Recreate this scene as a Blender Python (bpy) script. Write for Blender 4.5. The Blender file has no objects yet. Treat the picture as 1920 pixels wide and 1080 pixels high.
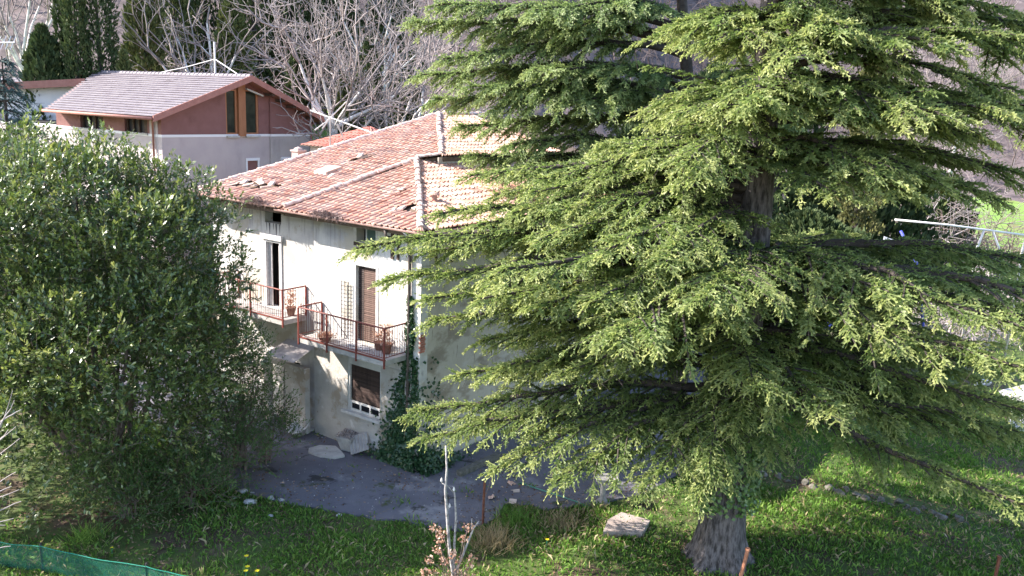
import bpy, bmesh, math, random
import numpy as np
from mathutils import Matrix, Vector

# ------------------------------------------------------------------ camera, sky, sun, exposure
scene = bpy.context.scene
COL = scene.collection
random.seed(7)
RNG = np.random.default_rng(7)
FPX, PITCH, ROLL, CAMH = 1600.0, math.radians(12.2), math.radians(2.4), 10.5
_fw = np.array([0, math.cos(PITCH), -math.sin(PITCH)])
_u0 = np.array([0, math.sin(PITCH), math.cos(PITCH)])
_r0 = np.array([1.0, 0, 0])
_r = math.cos(ROLL) * _r0 + math.sin(ROLL) * _u0
_u = -math.sin(ROLL) * _r0 + math.cos(ROLL) * _u0
CAMP = np.array([0, 0, CAMH])
cam_data = bpy.data.cameras.new('camera')
cam_data.sensor_width = 36.0
cam_data.lens = 36.0 * FPX / 1920.0
cam_data.clip_start = 0.1
cam_data.clip_end = 2000.0
cam = bpy.data.objects.new('camera', cam_data)
cam.matrix_world = Matrix(((_r[0], _u[0], -_fw[0], 0), (_r[1], _u[1], -_fw[1], 0), (_r[2], _u[2], -_fw[2], CAMH), (0, 0, 0, 1)))
COL.objects.link(cam)
scene.camera = cam

LIGHT_DIR = Vector((1.66, -0.06, -1.18)).normalized()
SUN_EL = math.asin(-LIGHT_DIR.z)
SUN_AZ = math.atan2(-LIGHT_DIR.x, -LIGHT_DIR.y)
world = bpy.data.worlds.new('World')
scene.world = world
world.use_nodes = True
wn = world.node_tree.nodes
sky = wn.new('ShaderNodeTexSky')
sky.sky_type = 'NISHITA'
sky.sun_disc = False
sky.sun_elevation = SUN_EL
sky.sun_rotation = SUN_AZ
sky.air_density = 1.0
sky.dust_density = 1.0
world.node_tree.links.new(sky.outputs[0], wn['Background'].inputs[0])
wn['Background'].inputs[1].default_value = 0.15
sun_data = bpy.data.lights.new('sun', 'SUN')
sun_data.energy = 4.4
sun_data.angle = math.radians(0.55)
sun_data.color = (1.0, 0.93, 0.83)
sun = bpy.data.objects.new('sun', sun_data)
sun.rotation_euler = LIGHT_DIR.to_track_quat('-Z', 'Y').to_euler()
sun.location = (-40, 6, 40)
COL.objects.link(sun)
scene.view_settings.view_transform = 'Standard'
scene.view_settings.look = 'None'
scene.view_settings.exposure = 1.85
scene.view_settings.gamma = 1.0
scene.view_settings.use_curve_mapping = False
scene.render.engine = 'CYCLES'
scene.cycles.use_denoising = True
scene.cycles.max_bounces = 6
scene.cycles.diffuse_bounces = 3
scene.cycles.glossy_bounces = 2
scene.cycles.transmission_bounces = 4
scene.cycles.transparent_max_bounces = 6
scene.cycles.caustics_reflective = False
scene.cycles.caustics_refractive = False

# ------------------------------------------------------------------ helpers
def at(px, py, Y):
    """world point seen at pixel (px,py of 1920x1080) at forward distance Y"""
    d = _fw + _r * (px - 960) / FPX - _u * (py - 540) / FPX
    return CAMP + d * (Y / d[1])

def onz(px, py, z=0.0):
    d = _fw + _r * (px - 960) / FPX - _u * (py - 540) / FPX
    return CAMP + d * ((z - CAMH) / d[2])

def vec(*a):
    return np.array(a, float)

def norm(v):
    v = np.asarray(v, float)
    return v / (np.linalg.norm(v, axis=-1, keepdims=True) + 1e-9)

def smooth(a, b, x):
    t = min(1, max(0, (x - a) / (b - a)))
    return t * t * (3 - 2 * t)

def terrain(x, y):
    # flat garden in front, ground climbing behind the houses, a steep wooded slope beyond
    y0 = 33 + 34 * smooth(-6, 34, x)
    t = y - y0
    z = 0.0
    if t > 0:
        k = 0.27 - 0.14 * smooth(-6, 34, x)
        z = k * (t * t / (t + 6))
    y1 = 74 + 18 * smooth(0, 45, x)
    if y > y1:
        z += 0.42 * (y - y1) ** 2 / ((y - y1) + 14)
    z += 0.05 * math.sin(x * 0.9 + 1.3) * math.cos(y * 0.7) * smooth(0, 4, abs(y - 23) - 4)
    return z

class MB:
    """collects shapes and links them as one mesh object"""
    def __init__(s):
        s.v, s.f = [], []
    def quad(s, a, b, c, d):
        n = len(s.v); s.v += [tuple(a), tuple(b), tuple(c), tuple(d)]; s.f.append((n, n + 1, n + 2, n + 3)); return s
    def poly(s, pts):
        n = len(s.v); s.v += [tuple(p) for p in pts]; s.f.append(tuple(range(n, n + len(pts)))); return s
    def hexa(s, p):
        n = len(s.v); s.v += [tuple(q) for q in p]
        for f in ((0, 3, 2, 1), (4, 5, 6, 7), (0, 1, 5, 4), (1, 2, 6, 5), (2, 3, 7, 6), (3, 0, 4, 7)):
            s.f.append(tuple(n + i for i in f))
        return s
    def box(s, x0, x1, y0, y1, z0, z1):
        return s.hexa([(x0, y0, z0), (x1, y0, z0), (x1, y1, z0), (x0, y1, z0), (x0, y0, z1), (x1, y0, z1), (x1, y1, z1), (x0, y1, z1)])
    def tube(s, pts, rad, n=6, cap=True):
        pts = [np.asarray(p, float) for p in pts]
        if not hasattr(rad, '__len__'): rad = [rad] * len(pts)
        prev = None; rings = []
        for i, p in enumerate(pts):
            d = pts[min(i + 1, len(pts) - 1)] - pts[max(i - 1, 0)]
            d = d / (np.linalg.norm(d) + 1e-9)
            if prev is None:
                a = np.array([0, 0, 1.0]) if abs(d[2]) < 0.9 else np.array([1.0, 0, 0])
                e = np.cross(d, a)
            else:
                e = prev - d * (prev @ d)
            e = e / (np.linalg.norm(e) + 1e-9); prev = e
            g = np.cross(d, e)
            base = len(s.v)
            for k in range(n):
                t = 2 * math.pi * k / n
                s.v.append(tuple(p + rad[i] * (math.cos(t) * e + math.sin(t) * g)))
            rings.append(base)
        for i in range(len(rings) - 1):
            a, b = rings[i], rings[i + 1]
            for k in range(n):
                s.f.append((a + k, a + (k + 1) % n, b + (k + 1) % n, b + k))
        if cap:
            s.f.append(tuple(rings[0] + k for k in reversed(range(n)))); s.f.append(tuple(rings[-1] + k for k in range(n)))
        return s
    def lathe(s, prof, c=(0, 0, 0), n=16):
        base = len(s.v)
        for r, z in prof:
            for k in range(n):
                t = 2 * math.pi * k / n
                s.v.append((c[0] + r * math.cos(t), c[1] + r * math.sin(t), c[2] + z))
        for i in range(len(prof) - 1):
            for k in range(n):
                a = base + i * n; b = a + n
                s.f.append((a + k, a + (k + 1) % n, b + (k + 1) % n, b + k))
        return s
    def build(s, name, mat, parent=None, smooth_shade=False):
        me = bpy.data.meshes.new(name)
        me.from_pydata(s.v, [], s.f)
        me.update()
        if mat: me.materials.append(mat)
        if smooth_shade:
            me.polygons.foreach_set('use_smooth', [True] * len(me.polygons))
        o = bpy.data.objects.new(name, me)
        COL.objects.link(o)
        if parent: o.parent = parent
        return o

def np_mesh(name, V, F, mat, parent=None, tint=None, shade=False):
    """V (n,3), F (m,k) -> mesh object, optional per-vertex 'tint'"""
    V = np.ascontiguousarray(V, np.float32); F = np.ascontiguousarray(F, np.int32)
    me = bpy.data.meshes.new(name)
    me.vertices.add(len(V)); me.vertices.foreach_set('co', V.ravel())
    m, k = F.shape
    me.loops.add(m * k); me.loops.foreach_set('vertex_index', F.ravel())
    me.polygons.add(m)
    me.polygons.foreach_set('loop_start', np.arange(0, m * k, k, dtype=np.int32))
    if shade: me.polygons.foreach_set('use_smooth', np.ones(m, bool))
    me.update(calc_edges=True)
    if tint is not None:
        at_ = me.attributes.new('tint', 'FLOAT', 'POINT')
        at_.data.foreach_set('value', np.ascontiguousarray(tint, np.float32))
    me.materials.append(mat)
    o = bpy.data.objects.new(name, me)
    COL.objects.link(o)
    if parent: o.parent = parent
    return o

def tag(o, label=None, cat=None, group=None, kind=None):
    if label: o['label'] = label
    if cat: o['category'] = cat
    if group: o['group'] = group
    if kind: o['kind'] = kind
    return o

def empty(name, loc=(0, 0, 0), rz=0.0):
    o = bpy.data.objects.new(name, None)
    o.location = loc; o.rotation_euler = (0, 0, rz); o.empty_display_size = 0.3
    COL.objects.link(o)
    return o

def segs_mesh(segs, n=4):
    """array of (p(3),q(3),r0,r1) rows -> tube verts and quads"""
    S = np.asarray(segs, float)
    p, q, r0, r1 = S[:, 0:3], S[:, 3:6], S[:, 6], S[:, 7]
    d = norm(q - p)
    a = np.where(np.abs(d[:, 2:3]) < 0.9, np.array([[0, 0, 1.0]]), np.array([[1.0, 0, 0]]))
    e = norm(np.cross(d, a)); g = np.cross(d, e)
    V = []
    for base, r in ((p, r0), (q, r1)):
        for k in range(n):
            t = 2 * math.pi * k / n
            V.append(base + r[:, None] * (math.cos(t) * e + math.sin(t) * g))
    V = np.stack(V, 1)
    m = len(S)
    F = []
    for k in range(n):
        F.append([k, (k + 1) % n, n + (k + 1) % n, n + k])
    F = (np.arange(m)[:, None, None] * (2 * n) + np.array(F)[None]).reshape(-1, 4)
    return V.reshape(-1, 3), F

def leaf_quads(P, D, U, L, W, fold=0.0):
    """rhombic leaves: base P, direction D, side U, length L, width W"""
    L = np.asarray(L)[:, None]; W = np.asarray(W)[:, None]
    N = np.cross(D, U)
    a = P; b = P + D * L * 0.5 + U * W * 0.5 + N * W * fold; c = P + D * L; d = P + D * L * 0.5 - U * W * 0.5 + N * W * fold
    V = np.stack([a, b, c, d], 1).reshape(-1, 3)
    F = (np.arange(len(P))[:, None] * 4 + np.arange(4)[None])
    return V, F

def rand_dirs(n):
    return norm(RNG.normal(size=(n, 3)))

# ------------------------------------------------------------------ materials
def _nodes(name):
    m = bpy.data.materials.new(name); m.use_nodes = True
    nt = m.node_tree
    return m, nt, nt.nodes['Principled BSDF']

def mat(name, c1, c2=None, scale=4.0, rough=0.85, bump=0.0, bscale=None, spec=0.3, rnd=0.0, detail=6.0, lo=0.35, hi=0.65, metal=0.0, stretch=None):
    m, nt, b = _nodes(name)
    N, K = nt.nodes, nt.links
    b.inputs['Roughness'].default_value = rough
    b.inputs['Specular IOR Level'].default_value = spec
    b.inputs['Metallic'].default_value = metal
    tc = N.new('ShaderNodeTexCoord')
    src = tc.outputs['Object']
    if stretch:
        mp = N.new('ShaderNodeMapping'); mp.inputs['Scale'].default_value = stretch
        K.new(src, mp.inputs[0]); src = mp.outputs[0]
    col = None
    if c2:
        nz = N.new('ShaderNodeTexNoise'); nz.inputs['Scale'].default_value = scale; nz.inputs['Detail'].default_value = detail
        nz.inputs['Roughness'].default_value = 0.65
        K.new(src, nz.inputs['Vector'])
        rp = N.new('ShaderNodeValToRGB')
        rp.color_ramp.elements[0].position = lo; rp.color_ramp.elements[1].position = hi
        rp.color_ramp.elements[0].color = (*c1, 1); rp.color_ramp.elements[1].color = (*c2, 1)
        K.new(nz.outputs['Fac'], rp.inputs[0]); col = rp.outputs[0]
    else:
        rg = N.new('ShaderNodeRGB'); rg.outputs[0].default_value = (*c1, 1); col = rg.outputs[0]
    if rnd:
        oi = N.new('ShaderNodeObjectInfo')
        mr = N.new('ShaderNodeMapRange'); mr.inputs[3].default_value = 1 - rnd; mr.inputs[4].default_value = 1 + rnd
        K.new(oi.outputs['Random'], mr.inputs[0])
        hs = N.new('ShaderNodeHueSaturation'); K.new(mr.outputs[0], hs.inputs['Value']); K.new(col, hs.inputs['Color']); col = hs.outputs[0]
    K.new(col, b.inputs['Base Color'])
    if bump:
        nb = N.new('ShaderNodeTexNoise'); nb.inputs['Scale'].default_value = bscale or scale * 6; nb.inputs['Detail'].default_value = 8
        K.new(src, nb.inputs['Vector'])
        bp = N.new('ShaderNodeBump'); bp.inputs['Strength'].default_value = bump; bp.inputs['Distance'].default_value = 0.03
        K.new(nb.outputs['Fac'], bp.inputs['Height']); K.new(bp.outputs[0], b.inputs['Normal'])
    return m

def leafmat(name, c_lo, c_mid, c_hi, rough=0.5, spec=0.35, trans=0.28, tcol=None):
    """foliage: colour by the per-leaf tint, some light passing through"""
    m, nt, b = _nodes(name)
    N, K = nt.nodes, nt.links
    a = N.new('ShaderNodeAttribute'); a.attribute_name = 'tint'
    rp = N.new('ShaderNodeValToRGB')
    e = rp.color_ramp.elements
    e[0].position = 0.0; e[0].color = (*c_lo, 1); e[1].position = 1.0; e[1].color = (*c_hi, 1)
    x = e.new(0.5); x.color = (*c_mid, 1)
    K.new(a.outputs['Fac'], rp.inputs[0])
    K.new(rp.outputs[0], b.inputs['Base Color'])
    b.inputs['Roughness'].default_value = rough
    b.inputs['Specular IOR Level'].default_value = spec
    if trans:
        t = N.new('ShaderNodeBsdfTranslucent')
        hs = N.new('ShaderNodeHueSaturation'); hs.inputs['Value'].default_value = 1.25; hs.inputs['Saturation'].default_value = 1.1
        K.new(rp.outputs[0], hs.inputs['Color']); K.new(hs.outputs[0], t.inputs[0])
        mx = N.new('ShaderNodeMixShader'); mx.inputs[0].default_value = trans
        K.new(b.outputs[0], mx.inputs[1]); K.new(t.outputs[0], mx.inputs[2])
        K.new(mx.outputs[0], N['Material Output'].inputs[0])
    return m

def layered(name, base1, base2, layers, rough=0.9, bump=0.25, bscale=14, s0=2.0):
    """plaster and ground: base noise, then stain layers (colour, scale, lo, hi, z-range or None, stretch)"""
    m, nt, b = _nodes(name)
    N, K = nt.nodes, nt.links
    b.inputs['Roughness'].default_value = rough
    b.inputs['Specular IOR Level'].default_value = 0.25
    tc = N.new('ShaderNodeTexCoord')
    sx = N.new('ShaderNodeSeparateXYZ'); K.new(tc.outputs['Object'], sx.inputs[0])
    def noise(sc, st=None, off=0.0, det=7):
        mp = N.new('ShaderNodeMapping'); mp.inputs['Location'].default_value = (off, off * 0.7, off * 1.3)
        if st: mp.inputs['Scale'].default_value = st
        K.new(tc.outputs['Object'], mp.inputs[0])
        nz = N.new('ShaderNodeTexNoise'); nz.inputs['Scale'].default_value = sc; nz.inputs['Detail'].default_value = det; nz.inputs['Roughness'].default_value = 0.62
        K.new(mp.outputs[0], nz.inputs['Vector']); return nz.outputs['Fac']
    rp = N.new('ShaderNodeValToRGB'); rp.color_ramp.elements[0].position = 0.32; rp.color_ramp.elements[1].position = 0.68
    rp.color_ramp.elements[0].color = (*base1, 1); rp.color_ramp.elements[1].color = (*base2, 1)
    K.new(noise(s0), rp.inputs[0]); col = rp.outputs[0]
    for i, (c, sc, lo, hi, zr, st) in enumerate(layers):
        mr = N.new('ShaderNodeMapRange'); mr.interpolation_type = 'SMOOTHSTEP'
        mr.inputs[1].default_value = lo; mr.inputs[2].default_value = hi
        K.new(noise(sc, st, 3.7 * (i + 1)), mr.inputs[0]); fac = mr.outputs[0]
        if zr:
            z = N.new('ShaderNodeMapRange'); z.interpolation_type = 'SMOOTHSTEP'
            z.inputs[1].default_value = zr[0]; z.inputs[2].default_value = zr[1]
            K.new(sx.outputs['Z'], z.inputs[0])
            mu = N.new('ShaderNodeMath'); mu.operation = 'MULTIPLY'; K.new(fac, mu.inputs[0]); K.new(z.outputs[0], mu.inputs[1]); fac = mu.outputs[0]
        mx = N.new('ShaderNodeMix'); mx.data_type = 'RGBA'
        K.new(fac, mx.inputs['Factor']); K.new(col, mx.inputs['A']); mx.inputs['B'].default_value = (*c, 1); col = mx.outputs['Result']
    K.new(col, b.inputs['Base Color'])
    bp = N.new('ShaderNodeBump'); bp.inputs['Strength'].default_value = bump; bp.inputs['Distance'].default_value = 0.04
    K.new(noise(bscale, None, 11.0, 9), bp.inputs['Height']); K.new(bp.outputs[0], b.inputs['Normal'])
    return m

M = {}
M['plaster_white'] = layered('plaster_white', (0.56, 0.535, 0.515), (0.63, 0.605, 0.585), [
    ((0.44, 0.415, 0.415), 0.9, 0.52, 0.66, (4.4, 2.6), None), ((0.42, 0.40, 0.42), 1.1, 0.45, 0.62, (5.9, 6.6), (1, 1, 0.6)),
    ((0.44, 0.38, 0.32), 1.3, 0.52, 0.62, (2.7, 1.2), None),
    ((0.50, 0.33, 0.27), 3.0, 0.66, 0.71, None, (1, 1, 2.2)),
    ((0.30, 0.27, 0.26), 5.0, 0.64, 0.72, None, (2.5, 2.5, 0.35)), ((0.33, 0.30, 0.30), 4.0, 0.52, 0.66, (5.6, 6.9), (3.0, 3.0, 0.16)), ((0.47, 0.42, 0.36), 0.7, 0.52, 0.6, None, None),
], bump=0.3)
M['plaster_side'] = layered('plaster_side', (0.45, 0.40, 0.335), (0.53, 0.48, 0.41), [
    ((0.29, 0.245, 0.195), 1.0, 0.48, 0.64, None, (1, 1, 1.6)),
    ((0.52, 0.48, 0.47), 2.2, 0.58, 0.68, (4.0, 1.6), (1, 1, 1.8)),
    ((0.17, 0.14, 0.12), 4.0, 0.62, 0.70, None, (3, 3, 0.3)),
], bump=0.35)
M['plaster_low'] = layered('plaster_low', (0.41, 0.375, 0.345), (0.52, 0.485, 0.455), [
    ((0.36, 0.30, 0.24), 1.6, 0.52, 0.64, None, None),
    ((0.60, 0.57, 0.56), 1.8, 0.56, 0.64, None, None),
    ((0.24, 0.20, 0.18), 6.0, 0.64, 0.70, None, None),
], bump=0.5)
M['stone_plaster'] = layered('stone_plaster', (0.40, 0.36, 0.34), (0.54, 0.50, 0.48), [((0.25, 0.21, 0.18), 5.0, 0.55, 0.65, None, None)], bump=0.8, bscale=8)
def tilemat(name, cols):
    # every tile its own shade: per-object random for single tiles, 'tint' for the joined ones
    m, nt, b = _nodes(name); N, K = nt.nodes, nt.links
    a = N.new('ShaderNodeAttribute'); a.attribute_name = 'tint'
    oi = N.new('ShaderNodeObjectInfo')
    ad = N.new('ShaderNodeMath'); ad.operation = 'ADD'; K.new(a.outputs['Fac'], ad.inputs[0]); K.new(oi.outputs['Random'], ad.inputs[1])
    fr = N.new('ShaderNodeMath'); fr.operation = 'FRACT'; K.new(ad.outputs[0], fr.inputs[0])
    rp = N.new('ShaderNodeValToRGB'); e = rp.color_ramp.elements
    e[0].color = (*cols[0], 1); e[1].color = (*cols[-1], 1)
    for i, c in enumerate(cols[1:-1]):
        x = e.new((i + 1) / (len(cols) - 1)); x.color = (*c, 1)
    K.new(fr.outputs[0], rp.inputs[0])
    tc = N.new('ShaderNodeNewGeometry'); nz = N.new('ShaderNodeTexNoise'); nz.inputs['Scale'].default_value = 2.2; nz.inputs['Detail'].default_value = 9; nz.inputs['Roughness'].default_value = 0.7
    K.new(tc.outputs['Position'], nz.inputs['Vector'])
    r2 = N.new('ShaderNodeMapRange'); r2.inputs[1].default_value = 0.42; r2.inputs[2].default_value = 0.72; K.new(nz.outputs['Fac'], r2.inputs[0])
    mx = N.new('ShaderNodeMix'); mx.data_type = 'RGBA'; K.new(r2.outputs[0], mx.inputs['Factor']); K.new(rp.outputs[0], mx.inputs['A']); mx.inputs['B'].default_value = (0.52, 0.40, 0.34, 1)
    K.new(mx.outputs['Result'], b.inputs['Base Color']); b.inputs['Roughness'].default_value = 0.9; b.inputs['Specular IOR Level'].default_value = 0.2
    nb = N.new('ShaderNodeTexNoise'); nb.inputs['Scale'].default_value = 40; K.new(tc.outputs['Position'], nb.inputs['Vector'])
    bp = N.new('ShaderNodeBump'); bp.inputs['Strength'].default_value = 0.3; bp.inputs['Distance'].default_value = 0.02; K.new(nb.outputs['Fac'], bp.inputs['Height']); K.new(bp.outputs[0], b.inputs['Normal'])
    return m
M['tile'] = tilemat('terracotta_tile', [(0.35, 0.155, 0.11), (0.54, 0.295, 0.22), (0.44, 0.215, 0.16), (0.61, 0.42, 0.34), (0.50, 0.29, 0.22), (0.29, 0.155, 0.13)])
M['tile_pale'] = tilemat('terracotta_pale', [(0.50, 0.36, 0.31), (0.58, 0.46, 0.41), (0.46, 0.30, 0.25)])
M['tile_ridge'] = mat('ridge_tile_lichened', (0.42, 0.25, 0.21), (0.66, 0.56, 0.51), scale=6.0, rough=0.9, rnd=0.14, bump=0.3, bscale=25)
M['deck'] = mat('roof_deck', (0.10, 0.07, 0.05), (0.16, 0.11, 0.08), scale=8, rough=0.9)
M['rust'] = mat('red_oxide_paint', (0.15, 0.036, 0.032), (0.23, 0.065, 0.05), scale=9, rough=0.6, bump=0.15)
M['gutter'] = mat('gutter_copper_paint', (0.36, 0.20, 0.17), (0.46, 0.30, 0.26), scale=5, rough=0.55)
M['darkwood'] = mat('dark_old_wood', (0.045, 0.03, 0.025), (0.10, 0.065, 0.05), scale=7, rough=0.85, stretch=(1, 1, 6), bump=0.3)
M['slat'] = mat('brown_shutter_slat', (0.08, 0.045, 0.036), (0.16, 0.095, 0.075), scale=9, rough=0.75, rnd=0.2)
M['slatdark'] = mat('dark_shutter_slat', (0.035, 0.022, 0.02), (0.075, 0.048, 0.042), scale=9, rough=0.7, rnd=0.2)
M['whitewood'] = mat('weathered_white_wood', (0.55, 0.52, 0.52), (0.70, 0.68, 0.67), scale=9, rough=0.7)
M['marble'] = mat('sill_stone', (0.50, 0.48, 0.48), (0.64, 0.61, 0.60), scale=6, rough=0.6)
M['concrete'] = mat('old_concrete', (0.33, 0.31, 0.30), (0.50, 0.47, 0.45), scale=3, rough=0.9, bump=0.4)
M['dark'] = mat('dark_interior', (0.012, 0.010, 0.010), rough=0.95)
M['iron'] = mat('dark_iron', (0.03, 0.03, 0.035), (0.06, 0.05, 0.05), scale=8, rough=0.6)
M['pipe'] = mat('dark_downpipe', (0.07, 0.055, 0.05), (0.13, 0.10, 0.09), scale=6, rough=0.6)
M['bark'] = mat('cedar_bark', (0.032, 0.027, 0.027), (0.155, 0.135, 0.138), scale=13, rough=0.95, bump=1.0, bscale=26, stretch=(1, 1, 0.22), lo=0.38, hi=0.60)
M['limb'] = mat('cedar_limb_bark', (0.035, 0.028, 0.026), (0.075, 0.06, 0.054), scale=6, rough=0.95, bump=0.5)
M['palebark'] = mat('pale_plane_bark', (0.45, 0.41, 0.40), (0.74, 0.70, 0.68), scale=3.5, rough=0.85, bump=0.2)
M['twig'] = mat('grey_twig_bark', (0.30, 0.25, 0.25), (0.44, 0.38, 0.37), scale=5, rough=0.9)
M['browntwig'] = mat('brown_twig_bark', (0.12, 0.085, 0.075), (0.22, 0.17, 0.15), scale=5, rough=0.9)
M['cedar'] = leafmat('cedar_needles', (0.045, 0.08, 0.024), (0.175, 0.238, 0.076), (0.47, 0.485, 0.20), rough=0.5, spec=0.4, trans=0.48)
M['cedar_far'] = leafmat('cedar_needles_far', (0.045, 0.08, 0.027), (0.16, 0.225, 0.08), (0.39, 0.44, 0.20), rough=0.5, spec=0.35, trans=0.42)
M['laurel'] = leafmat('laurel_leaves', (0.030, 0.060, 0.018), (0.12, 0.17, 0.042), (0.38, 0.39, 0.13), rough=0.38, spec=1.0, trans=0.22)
M['shrubleaf'] = leafmat('loose_shrub_leaves', (0.05, 0.10, 0.03), (0.09, 0.16, 0.05), (0.17, 0.24, 0.08), rough=0.5, spec=0.4, trans=0.3)
M['ivy'] = leafmat('ivy_leaves', (0.018, 0.05, 0.022), (0.035, 0.085, 0.035), (0.08, 0.14, 0.05), rough=0.38, spec=0.5, trans=0.2)
M['cypress'] = leafmat('cypress_foliage', (0.028, 0.048, 0.02), (0.06, 0.085, 0.032), (0.14, 0.155, 0.055), rough=0.7, spec=0.2, trans=0.12)
M['spruce'] = leafmat('blue_spruce_needles', (0.035, 0.07, 0.07), (0.07, 0.12, 0.12), (0.14, 0.20, 0.19), rough=0.6, spec=0.2, trans=0.15)
M['grass'] = leafmat('grass_blades', (0.05, 0.115, 0.022), (0.125, 0.235, 0.042), (0.31, 0.41, 0.105), rough=0.55, spec=0.25, trans=0.35)
M['drygrass'] = leafmat('dry_grass', (0.20, 0.15, 0.08), (0.33, 0.26, 0.15), (0.48, 0.40, 0.26), rough=0.7, spec=0.15, trans=0.25)
M['litter'] = leafmat('fallen_leaves', (0.09, 0.05, 0.035), (0.20, 0.12, 0.08), (0.40, 0.28, 0.20), rough=0.8, spec=0.1, trans=0.1)
M['drybloom'] = leafmat('dry_hydrangea_petals', (0.30, 0.16, 0.11), (0.46, 0.27, 0.20), (0.62, 0.47, 0.38), rough=0.8, spec=0.1, trans=0.25)
# ------------------------------------------------------------------ ground, hillside, paving
M['soil'] = layered('soil_and_short_grass', (0.055, 0.085, 0.022), (0.085, 0.115, 0.032), [
    ((0.085, 0.060, 0.042), 0.55, 0.47, 0.62, None, None),
    ((0.15, 0.115, 0.075), 1.7, 0.58, 0.70, None, None),
    ((0.05, 0.10, 0.02), 1.1, 0.55, 0.66, None, None),
], bump=0.6, bscale=9, s0=1.3)
M['meadow'] = layered('far_meadow', (0.13, 0.22, 0.045), (0.19, 0.29, 0.07), [((0.16, 0.14, 0.07), 0.2, 0.55, 0.7, None, None)], bump=0.3, s0=0.3)
M['hill'] = layered('leaf_litter_hillside', (0.10, 0.075, 0.075), (0.16, 0.125, 0.125), [
    ((0.06, 0.048, 0.048), 0.25, 0.5, 0.65, None, None), ((0.21, 0.165, 0.16), 0.8, 0.58, 0.7, None, None)], bump=0.8, bscale=2.5, s0=0.4)
M['asphalt'] = layered('old_asphalt', (0.12, 0.112, 0.135), (0.17, 0.16, 0.185), [  # purplish base carries the tint of the shade over the yard
    ((0.28, 0.265, 0.28), 0.55, 0.55, 0.68, None, None),
    ((0.05, 0.048, 0.05), 1.6, 0.58, 0.68, None, None),
    ((0.075, 0.085, 0.04), 1.2, 0.60, 0.68, None, None), ((0.19, 0.155, 0.12), 2.6, 0.62, 0.70, None, None)], rough=0.92, bump=0.5, bscale=20, s0=0.9)
M['gravel'] = layered('pale_gravel', (0.42, 0.38, 0.36), (0.58, 0.54, 0.51), [((0.3, 0.26, 0.22), 4, 0.55, 0.65, None, None)], bump=0.6, bscale=15)

xs = np.concatenate([np.linspace(-170, -32, 36), np.linspace(-30, 32, 94), np.linspace(34, 190, 40)])
ys = np.concatenate([np.linspace(-20, 14, 8), np.linspace(15, 45, 64), np.linspace(46, 110, 60), np.linspace(113, 260, 30)])
gv = np.array([[x, y, terrain(x, y)] for y in ys for x in xs])
far = gv[:, 1] > 70
gv[far, 2] += RNG.normal(0, 0.25, far.sum())
nx = len(xs)
gf = np.array([[j * nx + i, j * nx + i + 1, (j + 1) * nx + i + 1, (j + 1) * nx + i] for j in range(len(ys) - 1) for i in range(nx - 1)])
ground = np_mesh('ground', gv, gf, M['soil'], shade=True)
ground.data.materials.append(M['meadow']); ground.data.materials.append(M['hill'])
ctr = gv[gf].mean(1)
def zone(x, y):
    y1 = 74 + 18 * smooth(0, 45, x)
    if y > y1 - 1: return 2
    if (y > 52 and x < 12) or (y > 57 and x >= 26): return 1
    return 0
ground.data.polygons.foreach_set('material_index', np.array([zone(x, y) for x, y, _ in ctr], np.int32))
tag(ground, kind='structure')

# asphalt yard round the old house
yard_px = [(300, 800), (330, 860), (400, 905), (450, 922), (500, 938), (560, 950), (640, 962), (700, 975), (760, 978), (820, 992), (880, 1000), (925, 975), (948, 948),
           (985, 948), (1030, 958), (1075, 952), (1120, 948), (1160, 938), (1210, 930), (1290, 880)]
YARD = [tuple(onz(*p)[:2]) for p in yard_px]
YARD += [(7.8, 26.0), (8.6, 30.0), (9.5, 36.0), (-6, 45.0), (-16, 34.0), (-14, 27.0)]
def inpoly(x, y, poly):
    c = False; j = len(poly) - 1
    for i in range(len(poly)):
        xi, yi = poly[i]; xj, yj = poly[j]
        if (yi > y) != (yj > y) and x < (xj - xi) * (y - yi) / (yj - yi) + xi: c = not c
        j = i
    return c
# ragged outline
rag = []
for i in range(len(YARD)):
    a = np.array(YARD[i]); b = np.array(YARD[(i + 1) % len(YARD)])
    k = max(1, int(np.linalg.norm(b - a) / 0.18))
    for q in range(k):
        p = a + (b - a) * q / k + RNG.normal(0, 0.035, 2)
        rag.append((p[0], p[1]))
bm = bmesh.new()
top = [bm.verts.new((x, y, 0.05)) for x, y in rag]
f = bm.faces.new(top)
ext = bmesh.ops.extrude_face_region(bm, geom=[f])
for v in [e for e in ext['geom'] if isinstance(e, bmesh.types.BMVert)]: v.co.z = -0.08
bmesh.ops.triangulate(bm, faces=bm.faces[:])
bmesh.ops.recalc_face_normals(bm, faces=bm.faces[:])
me = bpy.data.meshes.new('pavement'); bm.to_mesh(me); bm.free(); me.materials.append(M['asphalt'])
yard = bpy.data.objects.new('pavement', me); COL.objects.link(yard); tag(yard, kind='structure')

# sunny gravel path at the right edge
gp = [(1872, 735), (1925, 722), (1990, 760), (1990, 860), (1930, 830), (1890, 795)]
mb = MB(); pts = [onz(*p) for p in gp]
mb.poly([(p[0], p[1], 0.06) for p in pts])
path = mb.build('path', M['gravel']); tag(path, kind='structure')
# ------------------------------------------------------------------ old house (local axes: x = b along the right facade, y = a along the left facade)
YAW = math.radians(54.6)
HC = np.array([-2.503, 22.958, 0.0])
dA = np.array([-math.sin(YAW), math.cos(YAW), 0]); dB = np.array([math.cos(YAW), math.sin(YAW), 0])
def HW(a, b, z): return HC + a * dA + b * dB + np.array([0, 0, z])
house = empty('old_house', tuple(HC), YAW)
tag(house, 'derelict white plastered house with broken red tile roof and rusty balconies', 'house')

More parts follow.
